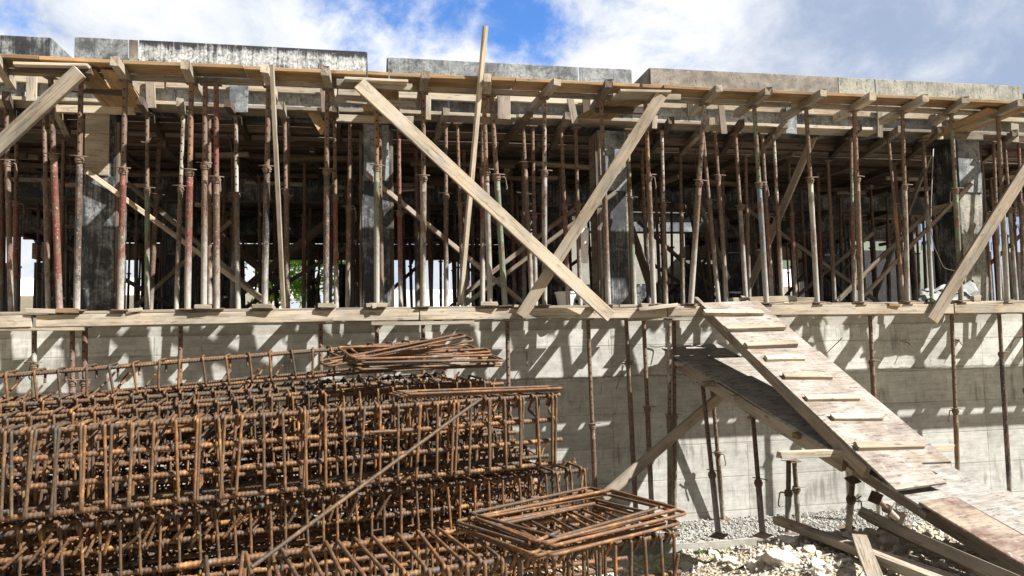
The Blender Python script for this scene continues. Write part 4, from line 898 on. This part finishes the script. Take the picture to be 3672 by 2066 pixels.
# ------------------------------------------------------------------ small things on the walkway
wire('cable',[at(3347,533,.6),at(3340,700,.62),at(3337,820,.62),at(3350,885,.6),at(3385,962,.55),at(3430,972,.5),at(3460,968,.55)],.007,CABLE,'pale cable hanging in a loop left of the grey column','cable')
bk=empty('bucket',T(at(2030,1102,.75)),'white plastic bucket behind the left crossed plank','bucket')
mkobj('pail',lathe([(.10,0),(.135,.17),(.145,.175),(.145,.195),(.13,.195),(.10,.02)],18,False),BUCKET,WM['bucket'],bk)
mkobj('handle',sweep([(.145*math.cos(a),.02,.19+.10*math.sin(a)*-.5) for a in [math.pi*i/10 for i in range(11)]],.004,5),STEEL,WM['bucket'],bk)
def sheet(name,P,mat,lab,cat,amp=.05,n=14,seed=0):
    vs=[];fs=[]
    for j in range(n):
        for i in range(n):
            s,t=i/(n-1),j/(n-1); p=P[0]*(1-s)*(1-t)+P[1]*s*(1-t)+P[2]*s*t+P[3]*(1-s)*t
            k=mnoise.fractal(V((s*3+seed,t*3,seed)),1,2,4); vs.append(p+V((0,-.5*k*amp,abs(k)*amp)))
    fs=[(j*n+i,j*n+i+1,(j+1)*n+i+1,(j+1)*n+i) for j in range(n-1) for i in range(n-1)]
    o=mkobj(name,me_from(vs,fs,True),mat); m=o.modifiers.new('t','SOLIDIFY'); m.thickness=.004; return tag(o,lab,cat)
sheet('plastic_sheet',[at(3290,1085,.45),at(3505,1078,.45),at(3440,1030,.75),at(3310,1040,.75)],PLAST,'crumpled grey plastic heaped at the foot of the grey column','plastic',.10,16,2)
sheet('cardboard_piece',[at(3470,1062,.6),at(3510,1045,.6),at(3488,1002,.7),at(3440,1030,.7)],PLAST,'bent grey sheet leaning at the foot of the grey column','sheet',.02,6,5)
sheet('paper_scrap',[at(2085,945,.8),at(2108,945,.8),at(2112,820,.82),at(2082,820,.82)],WHITEW,'torn white paper hanging left of the brown-sided column','paper',.03,8,9)
wire('bent_hook',[at(505,508,.45),at(520,513,.44),at(540,500,.44),at(547,482,.46)],.008,STEEL,'bent rusty hook on the prop right of the pale-patched column','hook')
wire('tie_wire',[at(2210,1395+0,.3),at(2240,1300,.24),at(2275,1303,.24)],.005,STEEL,'wire tied round a prop on the wall left of the ramp','wire')
# ------------------------------------------------------------------ beyond the building
def tree(x,y,h,r,seed,lab,n=1500):
    rs_=random.Random(seed); t=empty('tree',T((x,y,-.25)),lab,'tree','trees behind the building')
    pts=[V((x,y,-.3)),V((x+.1,y,h*.3)),V((x-.05,y+.1,h*.62))]
    vs=[];fs=[]
    m=sweep(round_poly(pts,.3,4),.11,7); mkobj('trunk',m,BARK,Matrix(),t)
    cl=[]
    for k in range(9):
        a=rs_.uniform(0,6.28); e=rs_.uniform(.1,1.0); q=V((x+math.cos(a)*r*rs_.uniform(.3,.95),y+math.sin(a)*r*rs_.uniform(.3,.9),h*(.30+.6*e)))
        mkobj('limb',sweep([pts[1]+(pts[2]-pts[1])*rs_.random(),(pts[2]+q)/2+V((0,0,.1)),q],.035,5),BARK,Matrix(),t); cl.append((q,r*rs_.uniform(.32,.55)))
    for _ in range(n):
        q,rad=cl[rs_.randrange(len(cl))]; d=V((rs_.gauss(0,1),rs_.gauss(0,1),rs_.gauss(0,.8))).normalized()*rad*rs_.random()**.45
        p=q+d; s=rs_.uniform(.05,.13); u=V((rs_.gauss(0,1),rs_.gauss(0,1),rs_.gauss(0,1))).normalized(); w=u.orthogonal().normalized(); w=Quaternion(u,rs_.uniform(0,6.28))@w; k=len(vs)
        vs+=[p-u*s,p+w*s*.45,p+u*s,p-w*s*.45]; fs.append((k,k+1,k+2,k+3))
    mkobj('crown',me_from(vs,fs),LEAF,Matrix(),t); return t
tree(-3.6,17.2,3.4,1.5,1,'bright green tree seen between props left of the inner cross')
tree(-2.1,18.4,3.2,1.3,2,'leafy green tree seen through the inner crossed planks')
tree(-.9,17.6,3.3,1.2,3,'green tree seen between props left of the black column')
tree(5.9,19.5,2.6,1.0,4,'small green tree glimpsed right of the crossed planks',1500)
tree(9.6,20,2.2,1.0,5,'low green shrub-like tree glimpsed near the right ramp',1200)
def building(x0,x1,y,h,hr,mat,lab,win=True,corrug=False):
    t=empty('house',T(((x0+x1)/2,y,-.3)),lab,'building','buildings behind the site')
    w=x1-x0; xm=0; d=6
    vs=[(-w/2,0,0),(w/2,0,0),(w/2,d,0),(-w/2,d,0),(-w/2,0,h),(w/2,0,h),(w/2,d,h),(-w/2,d,h)]
    mkobj('wall',me_from(vs,[(0,1,5,4),(1,2,6,5),(2,3,7,6),(3,0,4,7),(0,3,2,1)]),mat,parent=t)
    rv=[(-w/2-.3,-.4,h),(w/2+.3,-.4,h),(w/2+.3,d/2,h+hr),(-w/2-.3,d/2,h+hr),(-w/2-.3,d+.4,h),(w/2+.3,d+.4,h)]
    mkobj('roof',me_from(rv,[(0,1,2,3),(3,2,5,4),(0,3,4),(1,5,2),(0,4,5,1)]),CORR if corrug else WHITEW,parent=t)
    if win:
        for k in range(int(w/2.4)):
            xw=-w/2+1.2+k*2.4
            f=mkobj('window',boxes_mesh([(xw-.55,xw+.55,-.06,-.003,1.0,2.1)]),WHITEW,parent=t)
            mkobj('pane',boxes_mesh([(xw-.47,xw-.03,-.075,-.062,1.08,2.02),(xw+.03,xw+.47,-.075,-.062,1.08,2.02)]),GLASS,None,f)
    return t
building(-19,-7.4,24,2.1,1.0,WHITEW,'white rendered building seen between props at the far left',False)
building(-6.5,-4.6,27,2.4,.6,WHITEW,'small pale building behind the green trees',False)
building(.3,5.2,25,1.25,1.3,WHITEW,'white building with corrugated roof seen right of the black column',False,True)
building(9.0,19,30,2.6,1.4,WHITEW,'white house with dark windows glimpsed on the right')
building(21,30,34,3.0,1.4,WHITEW,'pale house at the far right behind the site')
# distant hill at the right edge, above the roof line
hv=[];hf=[]
for j in range(8):
    for i in range(40):
        s=i/39; x=60+s*260; y=330+j*18; hh=(34+50*math.exp(-((s-.75)/.3)**2)+10*mnoise.fractal(V((s*4,j*.3,0)),1,2,4))*math.sin(math.pi*min(1,(j+.2)/7))*min(1,s*6)
        hv.append((x,y,hh-1))
hf=[(j*40+i,j*40+i+1,(j+1)*40+i+1,(j+1)*40+i) for j in range(7) for i in range(39)]
tag(mkobj('hills',me_from(hv,hf,True),plain('hill scrub',(.10,.12,.09),.95,.4,.05)),kind='structure')
# ------------------------------------------------------------------ light and sky
AZ,EL=R(180-58),R(44.8)
S=V((math.sin(AZ)*math.cos(EL),math.cos(AZ)*math.cos(EL),math.sin(EL)))
sl=bpy.data.lights.new('sun','SUN'); so=bpy.data.objects.new('sun',sl); COL.objects.link(so)
sl.energy=5.0; sl.angle=R(.53); sl.color=(1,.965,.91); so.rotation_euler=S.to_track_quat('Z','Y').to_euler()
w=bpy.data.worlds.new('World'); sc.world=w; w.use_nodes=True; nt=w.node_tree; N=nt.nodes; K=nt.links
bg=N['Background']; sky=N.new('ShaderNodeTexSky'); sky.sky_type='NISHITA'; sky.sun_disc=False; sky.sun_elevation=EL; sky.sun_rotation=AZ; sky.air_density=1.0; sky.dust_density=.3; sky.ozone_density=3
bg.inputs[1].default_value=.052
tc=N.new('ShaderNodeTexCoord'); G_=tc.outputs['Generated']
def wn(t,**k):
    n=N.new(t)
    for a,b in k.items(): setattr(n,a,b)
    return n
def wset(inp,v):
    if isinstance(v,bpy.types.NodeSocket): K.new(v,inp)
    else: inp.default_value=v
def wmath(op,a,b=0.,c=0.):
    n=wn('ShaderNodeMath',operation=op); wset(n.inputs[0],a);wset(n.inputs[1],b);wset(n.inputs[2],c); return n.outputs[0]
def wnoise(scale,det,rough,off=(0,0,0),st=(1,1,1),dist=0):
    m=wn('ShaderNodeVectorMath',operation='MULTIPLY_ADD'); K.new(G_,m.inputs[0]); m.inputs[1].default_value=st; m.inputs[2].default_value=off
    n=wn('ShaderNodeTexNoise'); K.new(m.outputs[0],n.inputs['Vector']); n.inputs['Scale'].default_value=scale; n.inputs['Detail'].default_value=det; n.inputs['Roughness'].default_value=rough; n.inputs['Distortion'].default_value=dist; return n.outputs['Fac']
def smooth(v,a,b,o0=0.,o1=1.):
    n=wn('ShaderNodeMapRange',interpolation_type='SMOOTHSTEP'); wset(n.inputs[0],v); n.inputs[1].default_value=a;n.inputs[2].default_value=b;n.inputs[3].default_value=o0;n.inputs[4].default_value=o1; return n.outputs[0]
def lobe(d,a,b):                      # 1 inside angle a (deg), 0 beyond b, about sky direction d
    m=wn('ShaderNodeVectorMath',operation='DOT_PRODUCT'); nn=wn('ShaderNodeVectorMath',operation='NORMALIZE'); K.new(G_,nn.inputs[0]); K.new(nn.outputs[0],m.inputs[0]); m.inputs[1].default_value=V(d).normalized()
    return smooth(m.outputs[1],math.cos(R(b)),math.cos(R(a)))
def wmix(f,a,b):
    n=wn('ShaderNodeMix',data_type='RGBA'); wset(n.inputs[0],f); 
    for i,v in ((6,a),(7,b)):
        if isinstance(v,tuple): n.inputs[i].default_value=(*v,1)
        else: K.new(v,n.inputs[i])
    return n.outputs[2]
n1=wnoise(4.2,8,.6,(1.3,.2,.7),(1,1,1.5),.35); n2=wnoise(9,8,.64,(4,2,9),(1,1,1.4),.3); n3=wnoise(1.6,4,.5,(2,7,1))
# holes in the cloud: overhead-centre gap, small gap at far left; plain grey added behind the camera to tone the shade
gap=wmath('MAXIMUM',wmath('MAXIMUM',lobe(ray(1500,0),1,7),wmath('MULTIPLY',lobe(ray(1860,110),.5,5.5),1.0)),wmath('MULTIPLY',lobe(ray(-40,70),.6,3.5),.35))
gap=wmath('MAXIMUM',gap,wmath('MULTIPLY',lobe(ray(1260,50),.5,6),.9))
gap=wmath('MAXIMUM',gap,lobe((.1,.35,1),25,40))
back=lobe((0,-1,.35),70,105)
cov=wmath('SUBTRACT',wmath('ADD',wmath('MULTIPLY',n1,1.15),wmath('ADD',wmath('MULTIPLY',n2,.95),-.19)),wmath('MULTIPLY',gap,.42))
cov=wmath('ADD',cov,wmath('MULTIPLY',lobe(ray(3500,150),8,20),.3))
mask=smooth(cov,.36,.80)
grey=lobe(ray(3700,120),9,22); white=lobe(ray(2750,170),4,16)
shade=wmath('ADD',wmath('MULTIPLY',wmath('SUBTRACT',n2,.5),1.5),wmath('ADD',wmath('MULTIPLY',wmath('SUBTRACT',n1,.5),1.3),.62))
shade=wmath('SUBTRACT',wmath('ADD',shade,wmath('MULTIPLY',white,.35)),wmath('MULTIPLY',grey,.72))
CB=6.6
cloud=wmix(smooth(shade,-.1,1.0),(CB*.42,CB*.52,CB*.72),(CB*1.08,CB*1.1,CB*1.13))
blue=N.new('ShaderNodeMix'); blue.data_type='RGBA'; blue.blend_type='MULTIPLY'; blue.inputs[0].default_value=1; K.new(sky.outputs[0],blue.inputs[6]); blue.inputs[7].default_value=(.75,1.15,1.65,1)
K.new(wmix(back,wmix(mask,blue.outputs[2],cloud),(2.1,2.12,2.1)),bg.inputs[0])
sc.view_settings.view_transform='Standard'; sc.view_settings.look='None'; sc.view_settings.gamma=1; sc.view_settings.exposure=1.5
sc.cycles.max_bounces=6; sc.cycles.diffuse_bounces=3; sc.cycles.use_denoising=True
sc.cycles.use_adaptive_sampling=True
